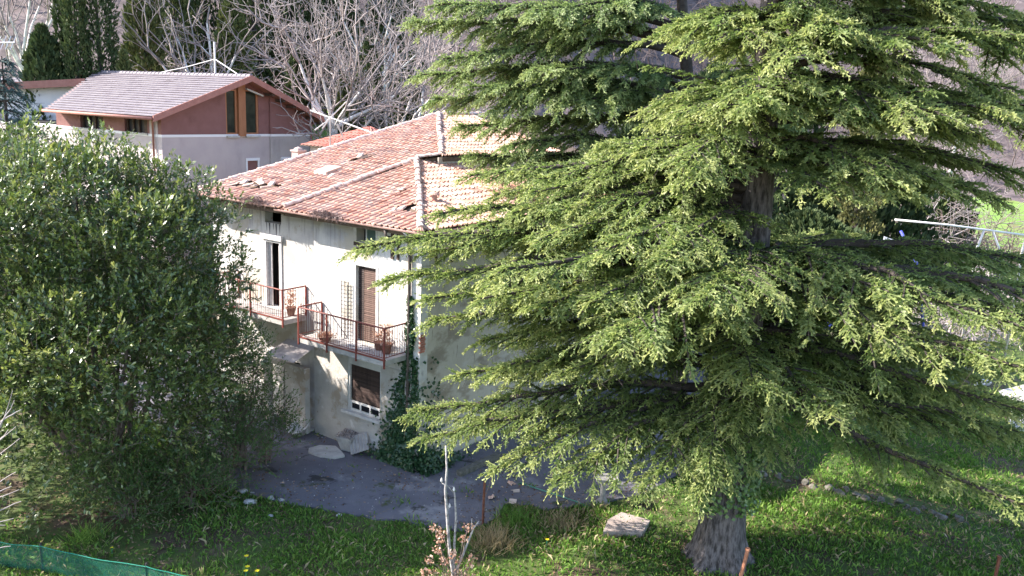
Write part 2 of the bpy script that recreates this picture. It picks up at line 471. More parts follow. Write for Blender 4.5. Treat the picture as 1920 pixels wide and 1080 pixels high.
def wall_panel(mb, axis, pos, thick, u0, u1, z0, z1, holes):
    """wall in the plane axis=pos (axis 'x' or 'y'), going inwards by thick, with rectangular openings"""
    us = sorted({u0, u1, *[h[0] for h in holes], *[h[1] for h in holes]}); zs = sorted({z0, z1, *[h[2] for h in holes], *[h[3] for h in holes]})
    def P(u, z, d): return (pos + d, u, z) if axis == 'x' else (u, pos + d, z)
    def solid(i, j):
        if i < 0 or j < 0 or i >= len(us) - 1 or j >= len(zs) - 1: return False
        cu, cz = (us[i] + us[i + 1]) / 2, (zs[j] + zs[j + 1]) / 2
        return not any(h[0] < cu < h[1] and h[2] < cz < h[3] for h in holes)
    for i in range(len(us) - 1):
        for j in range(len(zs) - 1):
            if not solid(i, j): continue
            a, b, c, d = us[i], us[i + 1], zs[j], zs[j + 1]
            mb.quad(P(a, c, 0), P(b, c, 0), P(b, d, 0), P(a, d, 0))
            mb.quad(P(a, c, thick), P(a, d, thick), P(b, d, thick), P(b, c, thick))
            if not solid(i - 1, j): mb.quad(P(a, c, 0), P(a, d, 0), P(a, d, thick), P(a, c, thick))
            if not solid(i + 1, j): mb.quad(P(b, c, 0), P(b, c, thick), P(b, d, thick), P(b, d, 0))
            if not solid(i, j - 1): mb.quad(P(a, c, 0), P(a, c, thick), P(b, c, thick), P(b, c, 0))
            if not solid(i, j + 1): mb.quad(P(a, d, 0), P(b, d, 0), P(b, d, thick), P(a, d, thick))

TH = 0.32
# near block, left facade
mb = MB()
wall_panel(mb, 'x', 0.0, TH, 0.0, 4.35, 0.0, 7.12, [(1.53, 2.79, 1.19, 2.66), (1.73, 2.53, 3.43, 5.70), (1.76, 2.53, 6.42, 7.0)])
wall = mb.build('wall', M['plaster_white'], house)
# set-back left part
mb = MB()
wall_panel(mb, 'x', 0.14, TH, 4.35, 9.55, 0.0, 7.2, [(5.99, 6.85, 3.75, 5.95), (6.02, 6.82, 6.48, 7.06), (5.2, 6.0, 0.0, 2.1)])
mb.build('wall', M['plaster_white'], house)
# right facade (a = 0), shaded and stained
WINR = (6.6, 7.75, 3.9, 5.35)
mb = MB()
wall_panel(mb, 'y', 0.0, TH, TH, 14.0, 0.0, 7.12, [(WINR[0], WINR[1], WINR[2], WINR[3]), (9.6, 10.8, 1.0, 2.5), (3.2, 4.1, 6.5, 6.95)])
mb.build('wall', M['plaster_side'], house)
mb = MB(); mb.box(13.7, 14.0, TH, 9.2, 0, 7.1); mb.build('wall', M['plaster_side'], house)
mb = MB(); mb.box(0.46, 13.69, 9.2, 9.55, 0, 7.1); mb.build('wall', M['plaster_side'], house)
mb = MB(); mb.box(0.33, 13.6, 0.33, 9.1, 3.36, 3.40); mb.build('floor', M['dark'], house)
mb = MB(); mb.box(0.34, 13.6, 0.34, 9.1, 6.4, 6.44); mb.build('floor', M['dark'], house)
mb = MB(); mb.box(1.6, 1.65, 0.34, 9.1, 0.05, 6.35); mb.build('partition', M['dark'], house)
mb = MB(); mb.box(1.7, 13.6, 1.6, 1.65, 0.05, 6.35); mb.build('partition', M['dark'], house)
# peeling render skirt at the foot of the near wall: lumps of bare rubble
mb = MB()
wall_panel(mb, 'x', -0.035, 0.034, 0.02, 4.33, 0.0, 1.06, [])
skirt = mb.build('wall_base', M['plaster_low'], house)
mb = MB()
wall_panel(mb, 'x', -0.03, 0.029, 2.86, 4.34, 1.062, 3.2, [])
mb.build('render_patch', M['plaster_low'], house)
mb = MB()
wall_panel(mb, 'x', -0.028, 0.027, 0.05, 1.46, 1.062, 2.9, [])
mb.build('render_patch', M['plaster_low'], house)
for i in range(26):
    a = RNG.uniform(0.0, 1.5); z = RNG.uniform(0.05, 0.75 - 0.25 * a); s = RNG.uniform(0.08, 0.17)
    bm = bmesh.new(); bmesh.ops.create_icosphere(bm, subdivisions=1, radius=s)
    for v in bm.verts: v.co *= RNG.uniform(0.75, 1.2); v.co.x *= 0.55
    me = bpy.data.meshes.new('stone'); bm.to_mesh(me); bm.free(); me.materials.append(M['stone_plaster'])
    o = bpy.data.objects.new('stone', me); COL.objects.link(o); o.parent = skirt; o.location = (-0.06, a, z)
# exposed corner bricks
M['brick'] = mat('exposed_brick', (0.33, 0.10, 0.07), (0.46, 0.20, 0.15), scale=8, rough=0.9, rnd=0.2, bump=0.3)
bb = MB(); bb.box(0, 0.20, 0, 0.055, 0, 0.055)
for i in range(8):
    o = bb.build('brick', M['brick'], house) if i == 0 else o0.copy()
    if i == 0: o0 = o
    else: COL.objects.link(o); o.parent = house
    o.location = (-0.012 + 0.03 * (i % 2), -0.014, 3.55 + i * 0.068)

# --------------------------------------------------- roof
T_ = 0.24
EZ = 7.12
def zNL(b): return EZ + T_ * (b + 0.6)
def zML(b): return zNL(b) + 0.045
A_N = (4.62, 4.86)          # top of the near hip (a, b)
tR = (zNL(A_N[1]) - EZ) / (A_N[0] + 0.5)
def zNR(a): return EZ + tR * (a + 0.5)
H0 = (4.1, 5.55); H1 = (8.85, 10.85)   # main hip
tM = (zML(H1[1]) - zML(H0[1])) / (H1[0] - H0[0])
def zMR(a): return zML(H0[1]) + tM * (a - H0[0])
# decks under the tiles, with real thickness
def deck(polys, name='roof'):
    mb = MB()
    for pts in polys:
        t = [(b, a, z - 0.05) for a, b, z in pts]; l = [(x, y, z - 0.13) for x, y, z in t]
        mb.poly(t); mb.poly(l[::-1])
        for i in range(len(t)):
            j = (i + 1) % len(t); mb.quad(t[i], t[j], l[j], l[i])
    return mb.build(name, M['deck'], house)
VB = 5.0; VT = A_N
polyNL = [(-0.5, -0.6), (VB, -0.6), VT]
polyNR = [(-0.5, -0.6), VT, (4.3, 5.2), (4.3, 14.6), (-0.5, 14.6)]
polyML = [(VB, -0.6), (9.7, -0.6), (9.25, 5.0), H1, H0, VT]
polyMR = [H0, H1, (8.85, 15.0), (4.0, 15.0), (4.0, 5.5)]
roof = deck([[(a, b, zNL(b)) for a, b in polyNL], [(a, b, zNR(a)) for a, b in polyNR], [(a, b, zML(b)) for a, b in polyML], [(a, b, zMR(a)) for a, b in polyMR]])
# back slopes so the roof is closed from the other sides
mb = MB()
mb.poly([(-0.6, 9.7, zML(-0.6) - 0.06), (H1[1], H1[0], zML(H1[1]) - 0.06), (15.0, H1[0], zML(H1[1]) - 0.06), (15.0, 10.0, 7.0), (-0.6, 9.8, 7.0)])
mb.build('back_slope', M['tile'], house)
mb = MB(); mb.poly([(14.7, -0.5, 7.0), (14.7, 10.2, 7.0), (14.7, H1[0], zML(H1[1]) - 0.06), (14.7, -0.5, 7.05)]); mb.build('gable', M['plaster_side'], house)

TW, TL, ROW = 0.215, 0.43, 0.352
prof = [(0.0, 0.0), (0.014, 0.036), (0.042, 0.052), (0.070, 0.040), (0.090, 0.008), (0.140, 0.0), (0.155, 0.012), (0.185, 0.012), (0.216, 0.002)]
tv = []; tf = []
for y, dz in ((0.0, 0.0), (TL, -0.004)):
    for x, z in prof: tv.append((x - TW / 2, y, z + dz))
n = len(prof)
for k in range(n - 1): tf.append((k, k + 1, n + k + 1, n + k))
for x, z in prof: tv.append((x - TW / 2, 0.0, z - 0.034))
for k in range(n - 1): tf.append((k, 2 * n + k, 2 * n + k + 1, k + 1))
tv.append((-TW / 2, TL, -0.022)); tv.append((-TW / 2 + 0.216, TL, -0.018))
tf.append((0, n, 3 * n, 2 * n)); tf.append((n - 1, 3 * n - 1, 3 * n + 1, 2 * n - 1))
TV = np.array(tv)
tile_me = []
for mm in ('tile', 'tile_pale'):
    me = bpy.data.meshes.new('roof_tile'); me.from_pydata(tv, [], tf); me.update(); me.materials.append(M[mm]); tile_me.append(me)

def edge_in(poly, x, y, m=0.0):
    return inpoly(x, y, poly)

HOLES = [('ML', 8.15, 0.75, 0.85, 0.48), ('ML', 7.3, 0.85, 0.5, 0.36), ('NL', 1.05, 0.6, 0.5, 0.36), ('ML', 6.75, 4.35, 0.36, 0.4), ('NL', 2.5, 1.9, 0.2, 0.22)]
tiles = []      # (matrix local, distance, needs cut, plane name)
def lay(name, poly, zf, eave, up, along, cut):
    """eave: start of up-axis; up: 'b' or 'a' is the up-slope axis"""
    P = np.array(poly); a0, b0 = P.min(0); a1, b1 = P.max(0)
    if up == 'b': u0, u1, v0, v1 = a0, a1, b0, b1
    else: u0, u1, v0, v1 = b0, b1, a0, a1
    k = zf(1.0) - zf(0.0); cs = 1 / math.sqrt(1 + k * k)
    r = 0; v = v0 - 0.07
    while v < v1 + 0.1:
        off = 0.0
        u = u0 + TW / 2 - 0.1
        wob = RNG.normal(0, 0.012)
        while u < u1 + 0.1:
            vc = v + TL * cs * 0.5
            a, b = (u, vc) if up == 'b' else (vc, u)
            hw, hl = TW / 2, TL * cs / 2
            cor = [(u + s * hw, vc + t * hl) for s in (-1, 1) for t in (-1, 1)]
            cor = [(p, q) if up == 'b' else (q, p) for p, q in cor]
            # eave tiles may hang over the eave edge: push test points in
            def inside(p, q):
                if up == 'b': q = max(q, b0 + 0.01)
                else: p = max(p, a0 + 0.01)
                return inpoly(p, q, poly)
            ins = [inside(*c) for c in cor]
            skip = any(hn == name and ((a - ha) / hr) ** 2 + ((b - hb) / hs) ** 2 < 1 for hn, ha, hb, hr, hs in HOLES)
            if any(ins) and not skip:
                z = zf(v) + 0.018 + 0.022 * math.sin(u * 1.3 + v * 0.7) * math.sin(v * 1.1 + 0.5)
                jit = RNG.normal(0, 0.017); yawj = RNG.normal(0, 0.026)
                near = [1 for hn, ha, hb, hr, hs in HOLES if hn == name and ((a - ha) / (hr * 2.2)) ** 2 + ((b - hb) / (hs * 2.2)) ** 2 < 1]
                if near: yawj += RNG.normal(0, 0.10); jit += RNG.normal(0, 0.035)
                if up == 'b':
                    X = np.array([0, -1.0, 0]); Yv = np.array([cs, 0, k * cs]); org = np.array([v + jit + wob, u, z])
                else:
                    X = np.array([1.0, 0, 0]); Yv = np.array([0, cs, k * cs]); org = np.array([u, v + jit + wob, z])
                Yv = Yv * math.cos(yawj) + X * math.sin(yawj)
                tilt = 0.078 + RNG.normal(0, 0.010)
                Z0 = np.cross(X, Yv); Yv = norm(Yv - Z0 * tilt); X = norm(X - Yv * (X @ Yv)); Z0 = np.cross(X, Yv)
                org = org + Z0 * 0.032
                Mx = np.eye(4); Mx[:3, 0] = X; Mx[:3, 1] = Yv; Mx[:3, 2] = Z0; Mx[:3, 3] = org
                wp = HW(org[1], org[0], org[2])
                tiles.append((Mx, np.linalg.norm(wp - CAMP), (not all(ins)), cut, near))
            u += TW
        v += ROW * cs
        r += 1
cutNL = [((-0.5, -0.6), VT, 1), ((VB, -0.6), VT, -1)]
lay('NL', polyNL, zNL, 0, 'b', 'a', [((-0.5, -0.6), VT), ((VB, -0.6), VT)])
lay('NR', polyNR, zNR, 0, 'a', 'b', [((-0.5, -0.6), VT)])
lay('ML', polyML, zML, 0, 'b', 'a', [((VB, -0.6), VT), (H0, H1), ((9.7, -0.6), (9.25, 5.0)), ((9.25, 5.0), H1), (VT, H0)])
polyMRv = [H0, H1, (8.85, 13.0), (4.0, 13.0), (4.0, 5.5)]
lay('MR', polyMRv, zMR, 0, 'a', 'b', [(H0, H1)])
tiles.sort(key=lambda t: t[1])
whole = [t for t in tiles if not t[2]]
cutt = [t for t in tiles if t[2]]
for i, t in enumerate(whole[:290]):
    o = bpy.data.objects.new('roof_tile', tile_me[0]); COL.objects.link(o)
    o.parent = roof; o.matrix_local = Matrix(t[0].tolist())
# the remaining whole tiles, joined
R_ = whole[290:]
V_ = np.concatenate([TV @ t[0][:3, :3].T + t[0][:3, 3] for t in R_])
bmj = bmesh.new()
mej = bpy.data.meshes.new('roof_tiles')
fj = [tuple(i * len(TV) + k for k in f) for i in range(len(R_)) for f in tf]
mej.from_pydata([tuple(v) for v in V_], [], fj); mej.update(); mej.materials.append(M['tile'])
tt_ = mej.attributes.new('tint', 'FLOAT', 'POINT'); tt_.data.foreach_set('value', np.repeat(RNG.random(len(R_)), len(TV)).astype(np.float32))
bmj.from_mesh(mej)
# tiles cut along hips and verges
bmc = bmesh.new()
for t in cutt:
    b2 = bmesh.new(); me = tile_me[0]; b2.from_mesh(me); ly = b2.verts.layers.float.get('tint') or b2.verts.layers.float.new('tint'); rv = RNG.random()
    for vv in b2.verts: vv[ly] = rv
    b2.transform(Matrix(t[0].tolist()))
    c = t[0][:3, :3] @ np.array([0, TL / 2, 0]) + t[0][:3, 3]
    for e in t[3]:
        (a0, b0), (a1, b1) = e
        p = Vector((b0, a0, 0)); d = Vector((b1 - b0, a1 - a0, 0)); nrm = Vector((-d.y, d.x, 0)).normalized()
        # keep the side of the polygon interior
        pl = {'NL': 0}
        ic = np.mean([(HC_b, HC_a) for HC_a, HC_b in (polyNL if t[3] is not None and len(t[3]) == 2 else polyNR if (t[3][0][1] == VT and len(t[3]) == 1) else polyML if len(t[3]) == 5 else polyMRv)], 0)
        s = 1 if (Vector((ic[0], ic[1], 0)) - p).dot(nrm) > 0 else -1
        t0 = (Vector((c[0], c[1], 0)) - p).dot(d) / d.length_squared
        if t0 < -0.08 or t0 > 1.08: continue
        bmesh.ops.bisect_plane(b2, geom=b2.verts[:] + b2.edges[:] + b2.faces[:], plane_co=p, plane_no=nrm * s, clear_inner=True, clear_outer=False)
    tmp = bpy.data.meshes.new('tmp'); b2.to_mesh(tmp); b2.free(); bmj.from_mesh(tmp); bpy.data.meshes.remove(tmp)
bmj.to_mesh(mej); bmj.free()
oj = bpy.data.objects.new('roof_tiles', mej); COL.objects.link(oj); oj.parent = roof; oj['kind'] = 'stuff'

# loose and slipped tiles round the holes
loose = [('ML', 8.55, 0.62, 0.5), ('ML', 8.3, 0.45, -0.9), ('ML', 7.95, 0.55, 0.25), ('ML', 7.75, 0.82, 1.3), ('ML', 7.45, 0.5, -0.5), ('ML', 8.7, 0.95, 0.3), ('ML', 7.3, 0.78, 0.6),
         ('NL', 1.25, 0.45, 0.5), ('NL', 0.9, 0.62, -0.3), ('NL', 1.35, 0.25, 0.8), ('NL', 2.6, 1.9, 0.35), ('ML', 6.85, 4.3, 0.5), ('ML', 6.0, 2.1, 0.3), ('ML', 8.05, 0.95, 0.9)]
mb = MB(); mb.hexa([(-0.11, 0, 0), (0.10, -0.01, 0), (0.11, 0.34, 0), (-0.09, 0.37, 0), (-0.11, 0, 0.025), (0.10, -0.01, 0.025), (0.11, 0.34, 0.02), (-0.09, 0.37, 0.02)]); mb.hexa([(0.03, 0.01, 0.0251), (0.09, 0.01, 0.0251), (0.09, 0.33, 0.0251), (0.03, 0.33, 0.0251), (0.045, 0.01, 0.05), (0.075, 0.01, 0.05), (0.075, 0.33, 0.045), (0.045, 0.33, 0.045)])
shard_me = bpy.data.meshes.new('tile_shard'); shard_me.from_pydata(mb.v, [], mb.f); shard_me.update(); shard_me.materials.append(M['tile_pale'])
for pn, a, b, rz in loose:
    z = (zNL if pn == 'NL' else zML)(b) + 0.055
    o = bpy.data.objects.new('tile_shard', shard_me); COL.objects.link(o); o.parent = roof
    base = Matrix(((0, T_ * -0 + 0.97, -0.23, b), (-1, 0, 0, a), (0, 0.23, 0.97, z), (0, 0, 0, 1)))
    o.matrix_local = base @ Matrix.Rotation(rz, 4, 'Z') @ Matrix.Rotation(RNG.normal(0, 0.12), 4, 'X')

# ridge and hip caps: half-round, each overlapping the next
cap_v, cap_f = [], []
for y, r in ((0.0, 0.115), (0.05, 0.118), (0.055, 0.10), (0.44, 0.088)):
    for k in range(7):
        t = math.pi * k / 6; cap_v.append((r * math.cos(t), y, r * 0.85 * math.sin(t)))
for i in range(3):
    for k in range(6): cap_f.append((i * 7 + k, i * 7 + k + 1, (i + 1) * 7 + k + 1, (i + 1) * 7 + k))
cap_f.append(tuple(range(7)))
cap_me = bpy.data.meshes.new('ridge_tile'); cap_me.from_pydata(cap_v, [], cap_f); cap_me.update(); cap_me.materials.append(M['tile_ridge'])
def caps(p, q, lift=0.02):
    p = np.array(p); q = np.array(q); L = np.linalg.norm(q - p); k = int(L / 0.37)
    d = (q - p) / L; X = norm(np.cross(d, [0, 0, 1])); Z = np.cross(X, d)
    for i in range(k):
        Mx = np.eye(4); j = RNG.normal(0, 0.055)
        dd = norm(d + X * j); XX = norm(X - d * j)
        Mx[:3, 0] = XX; Mx[:3, 1] = dd; Mx[:3, 2] = np.cross(XX, dd); Mx[:3, 3] = p + d * (i * L / k) + np.array([0, 0, lift + RNG.normal(0, 0.012)])
        o = bpy.data.objects.new('ridge_tile', cap_me); COL.objects.link(o); o.parent = roof; o.matrix_local = Matrix(Mx.tolist())
caps((-0.6, -0.5, EZ + 0.05), (VT[1], VT[0], zNL(VT[1]) + 0.04))
caps((-0.6, VB, zML(-0.6) + 0.02), (VT[1], VT[0], zML(VT[1]) + 0.02))
caps((VT[1], VT[0], zML(VT[1]) + 0.03), (H0[1], H0[0], zML(H0[1]) + 0.02), 0.03)
caps((H0[1], H0[0], zML(H0[1]) + 0.03), (H1[1], H1[0], zML(H1[1]) + 0.04))
caps((-0.6, 9.7, zML(-0.6) + 0.02), (5.0, 9.25, zML(5.0) + 0.02)); caps((5.0, 9.25, zML(5.0) + 0.02), (H1[1], H1[0], zML(H1[1]) + 0.03))
caps((H1[1], H1[0], zML(H1[1]) + 0.04), (15.0, H1[0], zML(H1[1]) + 0.04))
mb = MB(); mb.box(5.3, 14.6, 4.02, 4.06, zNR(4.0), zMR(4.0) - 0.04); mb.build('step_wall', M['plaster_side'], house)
# shell-shaped finial at the hip foot
mb = MB()
for k in range(7):
    t = math.radians(-75 + 25 * k); mb.tube([(-0.56, -0.46, EZ + 0.14), (-0.56 - 0.16 * math.cos(t) * 0.7 - 0.05, -0.46 + 0.16 * math.sin(t), EZ + 0.02)], [0.05, 0.03], 5)
mb.build('hip_finial', M['tile'], roof)
# roof window
sk = mb = MB(); mb.hexa([(2.30, 6.35, zML(2.3) + 0.05), (3.0, 6.35, zML(3.0) + 0.05), (3.0, 6.95, zML(3.0) + 0.05), (2.30, 6.95, zML(2.3) + 0.05),
                         (2.30, 6.35, zML(2.3) + 0.15), (3.0, 6.35, zML(3.0) + 0.15), (3.0, 6.95, zML(3.0) + 0.15), (2.30, 6.95, zML(2.3) + 0.15)])
M['glass_pale'] = mat('sky_glass', (0.55, 0.56, 0.66), (0.72, 0.70, 0.76), scale=2, rough=0.08, spec=0.9)
skl = mb.build('roof_window', M['tile_pale'], house)
mb = MB(); mb.quad((2.34, 6.39, zML(2.34) + 0.156), (2.96, 6.39, zML(2.96) + 0.156), (2.96, 6.91, zML(2.96) + 0.156), (2.34, 6.91, zML(2.34) + 0.156)); mb.build('pane', M['glass_pale'], skl)
# lifted flap and rod over the hole in the main slope
mb = MB(); zz = zML(4.35)
mb.hexa([(4.15, 6.5, zz + 0.02), (4.75, 6.45, zz + 0.16), (4.75, 6.75, zz + 0.16), (4.15, 6.8, zz + 0.02), (4.15, 6.5, zz + 0.05), (4.75, 6.45, zz + 0.19), (4.75, 6.75, zz + 0.19), (4.15, 6.8, zz + 0.05)])
mb.build('roof_hatch', M['darkwood'], house)
mb = MB(); mb.tube([(4.2, 6.65, zz), (4.25, 7.15, zz + 0.62)], 0.008, 4); mb.build('rod', M['iron'], house)
# terracotta vent on the right slope, pale chimney beyond the far verge
mb = MB(); vz = zNR(1.25); mb.lathe([(0.10, 0), (0.10, 0.16), (0.17, 0.17), (0.17, 0.20), (0.11, 0.25), (0.0, 0.27)], (1.9, 1.25, vz + 0.02), 14); mb.build('roof_vent', M['tile'], house)
mb = MB(); mb.box(4.0, 4.35, 9.75, 10.1, 7.0, 8.42); mb.box(3.96, 4.39, 9.71, 10.14, 8.422, 8.48); mb.lathe([(0.17, 0), (0.15, 0.06), (0.0, 0.12)], (4.17, 9.92, 8.482), 8); mb.build('chimney', mat('pinkish_render', (0.36, 0.26, 0.24), (0.46, 0.37, 0.35), scale=5, rough=0.9), house)
# gutters
def gutter(p, q, r=0.065):
    mb = MB(); p = np.array(p); q = np.array(q); d = norm(q - p); X = norm(np.cross(d, [0, 0, 1]))
    ring = []
    for c in (p, q):
        ring.append([c + X * r * math.cos(t) + np.array([0, 0, r * math.sin(t)]) for t in np.linspace(math.pi, 2 * math.pi, 7)] + [c + X * (r - 0.008) * math.cos(t) + np.array([0, 0, (r - 0.008) * math.sin(t)]) for t in np.linspace(2 * math.pi, math.pi, 7)])
    k = len(ring[0])
    for i in range(k): mb.quad(ring[0][i], ring[0][(i + 1) % k], ring[1][(i + 1) % k], ring[1][i])
    mb.poly(ring[0][::-1]); mb.poly(ring[1])
    return mb.build('gutter', M['gutter'], house)
gutter((-0.70, -0.62, EZ - 0.02), (-0.70, 5.25, EZ + 0.0)); gutter((-0.70, 5.28, EZ + 0.09), (-0.70, 9.65, EZ + 0.10)); gutter((-0.5, -0.64, EZ - 0.03), (14.6, -0.64, EZ - 0.03))
# soffit boards and rafter ends
mb = MB(); mb.box(-0.6, -0.002, -0.5, 5.2, EZ - 0.07, EZ - 0.04); mb.build('soffit', M['darkwood'], house)
mb = MB(); mb.box(-0.002, 5.4, -0.5, -0.003, EZ - 0.075, EZ - 0.045); mb.build('soffit', M['darkwood'], house)
# downpipe with swan neck, second stub pipe, dark timber posts of the attic
mb = MB(); mb.tube([(-0.66, 0.75, EZ - 0.08), (-0.62, 0.74, EZ - 0.3), (-0.12, 0.42, EZ - 0.42), (-0.07, 0.37, EZ - 0.62), (-0.07, 0.37, 4.0), (-0.07, 0.37, 0.1)], 0.05, 8); mb.build('downpipe', M['pipe'], house, True)
mb = MB(); mb.tube([(-0.66, 0.1, EZ - 0.06), (-0.55, 0.0, EZ - 0.2), (-0.42, -0.1, EZ - 0.26)], 0.04, 6); mb.build('pipe_stub', M['whitewood'], house, True)
for a, w in ((1.02, 0.10), (0.82, 0.07)):
    mb = MB(); mb.box(-0.05, -0.003, a, a + w, 6.1, EZ - 0.08); mb.build('timber_post', M['darkwood'], house)
for b, w in ((0.55, 0.07), (1.25, 0.07), (2.0, 0.1), (2.9, 0.08), (4.4, 0.08)):
    mb = MB(); mb.box(b, b + w, -0.04, -0.003, 6.0, EZ - 0.09); mb.build('timber_post', M['darkwood'], house)
mb = MB(); mb.box(-0.045, -0.003, 1.7, 2.6, 6.30, 6.40); mb.build('attic_sill', M['darkwood'], house)
mb = MB(); mb.box(0.05, 0.09, 1.77, 2.14, 6.44, 6.98); mb.build('attic_pane', mat('dusty_pane', (0.08, 0.12, 0.11), rough=0.15, spec=0.7), house)
mb = MB(); mb.box(0.03, 0.10, 2.145, 2.18, 6.43, 6.99); mb.build('attic_frame', M['whitewood'], house)
# sooty opening under the left eave with black streaks
M['soot'] = mat('soot_streak', (0.05, 0.045, 0.05), (0.16, 0.15, 0.17), scale=6, rough=0.95)
for i, (a, L) in enumerate(((6.75, 0.3), (6.62, 0.42), (6.42, 0.22), (6.30, 0.46), (6.12, 0.34))):
    mb = MB(); w = 0.05 + 0.03 * (i % 2)
    mb.poly([(0.1375, a, 6.48), (0.1375, a - w, 6.48), (0.1375, a - w * 0.7, 6.48 - L * 0.8), (0.1375, a - w * 0.45, 6.48 - L)]); mb.build('soot_streak', M['soot'], house)

# --------------------------------------------------- openings
# ground floor window with half-lowered roller shutter
win = MB(); win.box(0.02, 0.06, 1.53, 2.79, 1.19, 1.26); win.box(0.02, 0.06, 1.53, 2.79, 1.44, 1.50)
for a in (1.53, 1.93, 2.33, 2.73): win.box(0.021, 0.061, a, a + 0.06, 1.262, 1.438)
wfr = win.build('window', M['whitewood'], house)
for a in (1.592, 1.992, 2.392):
    mb = MB(); mb.box(0.035, 0.045, a, a + 0.336, 1.264, 1.436); mb.build('pane', mat('dark_pane', (0.01, 0.012, 0.018), rough=0.1, spec=0.6), wfr)
sl = MB(); sl.box(0.055, 0.075, 1.545, 2.775, 0.0, 0.046)
for i in range(23):
    o = sl.build('shutter_slat', M['slatdark'], wfr) if i == 0 else s0.copy()
    if i == 0: s0 = o
    else: COL.objects.link(o); o.parent = wfr
    o.location = (0, 0, 1.53 + i * 0.049); o.rotation_euler = (0.0, RNG.normal(0, 0.05), 0)
mb = MB(); mb.box(-0.13, 0.02, 1.42, 3.05, 1.10, 1.185); mb.build('window_sill', M['marble'], wfr)
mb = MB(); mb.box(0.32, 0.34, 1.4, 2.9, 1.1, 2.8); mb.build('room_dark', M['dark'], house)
# balcony door with slatted shutter, one leaf ajar
door = MB(); door.box(-0.02, 0.10, 2.54, 2.66, 3.44, 5.78); door.box(-0.015, 0.10, 1.62, 1.72, 3.44, 5.78); door.box(-0.018, 0.10, 1.722, 2.538, 5.72, 5.80)
drf = door.build('balcony_door', M['whitewood'], house)
for leaf, (a0, a1, mt) in enumerate(((2.30, 2.52, 'slatdark'), (1.75, 2.28, 'slat'))):
    sl = MB(); sl.box(-0.012, 0.012, 0, a1 - a0, -0.026, 0.026)
    for i in range(38):
        o = sl.build('shutter_slat', M[mt], drf) if i == 0 else s0.copy()
        if i == 0: s0 = o
        else: COL.objects.link(o); o.parent = drf
        o.location = (0.10, a0, 3.50 + i * 0.058); o.rotation_euler = (RNG.normal(0, 0.012), 0.35, 0)
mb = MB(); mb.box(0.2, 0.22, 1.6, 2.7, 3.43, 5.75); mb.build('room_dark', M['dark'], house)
# left door, white frame, dark gap
ld = MB(); ld.box(0.10, 0.22, 6.75, 6.85, 3.76, 5.95); ld.box(0.10, 0.22, 5.99, 6.07, 3.76, 5.95); ld.box(0.10, 0.22, 6.072, 6.748, 5.87, 5.948); ld.box(0.20, 0.24, 6.58, 6.745, 3.77, 5.86); ld.box(0.17, 0.21, 6.08, 6.2, 3.77, 5.86)
ldo = ld.build('balcony_door', M['whitewood'], house)
mb = MB(); mb.box(0.04, 0.13, 5.93, 6.95, 5.955, 6.12); mb.build('lintel', M['whitewood'], ldo)
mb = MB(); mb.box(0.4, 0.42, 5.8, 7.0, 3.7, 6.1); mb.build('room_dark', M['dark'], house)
# window on the shaded right facade
wr = MB(); b0, b1, z0, z1 = WINR
wr.box(b0, b0 + 0.07, 0.03, 0.09, z0, z1); wr.box(b1 - 0.07, b1, 0.03, 0.09, z0, z1); wr.box(b0 + 0.071, b1 - 0.071, 0.03, 0.09, z0, z0 + 0.07); wr.box(b0 + 0.071, b1 - 0.071, 0.03, 0.09, z1 - 0.07, z1)
wr.box((b0 + b1) / 2 - 0.05, (b0 + b1) / 2 + 0.05, 0.028, 0.092, z0 + 0.071, z1 - 0.071)
wro = wr.build('window', M['whitewood'], house)
for s in (0, 1):
    mb = MB(); w = (b1 - b0) / 2 - 0.13; x = b0 + 0.08 + s * (w + 0.1); mb.box(x, x + w, 0.05, 0.055, z0 + 0.08, z1 - 0.08); mb.build('pane', mat('pane', (0.05, 0.05, 0.07), rough=0.08, spec=0.8), wro)
mb = MB(); mb.box(b0 - 0.08, b1 + 0.08, -0.12, 0.02, z0 - 0.08, z0 - 0.003); mb.build('window_sill', M['marble'], wro)
mb = MB(); mb.box(b0 - 0.1, b0 - 0.003, -0.02, -0.002, z0 - 0.1, z1 + 0.12); mb.build('window_surround', M['whitewood'], wro)

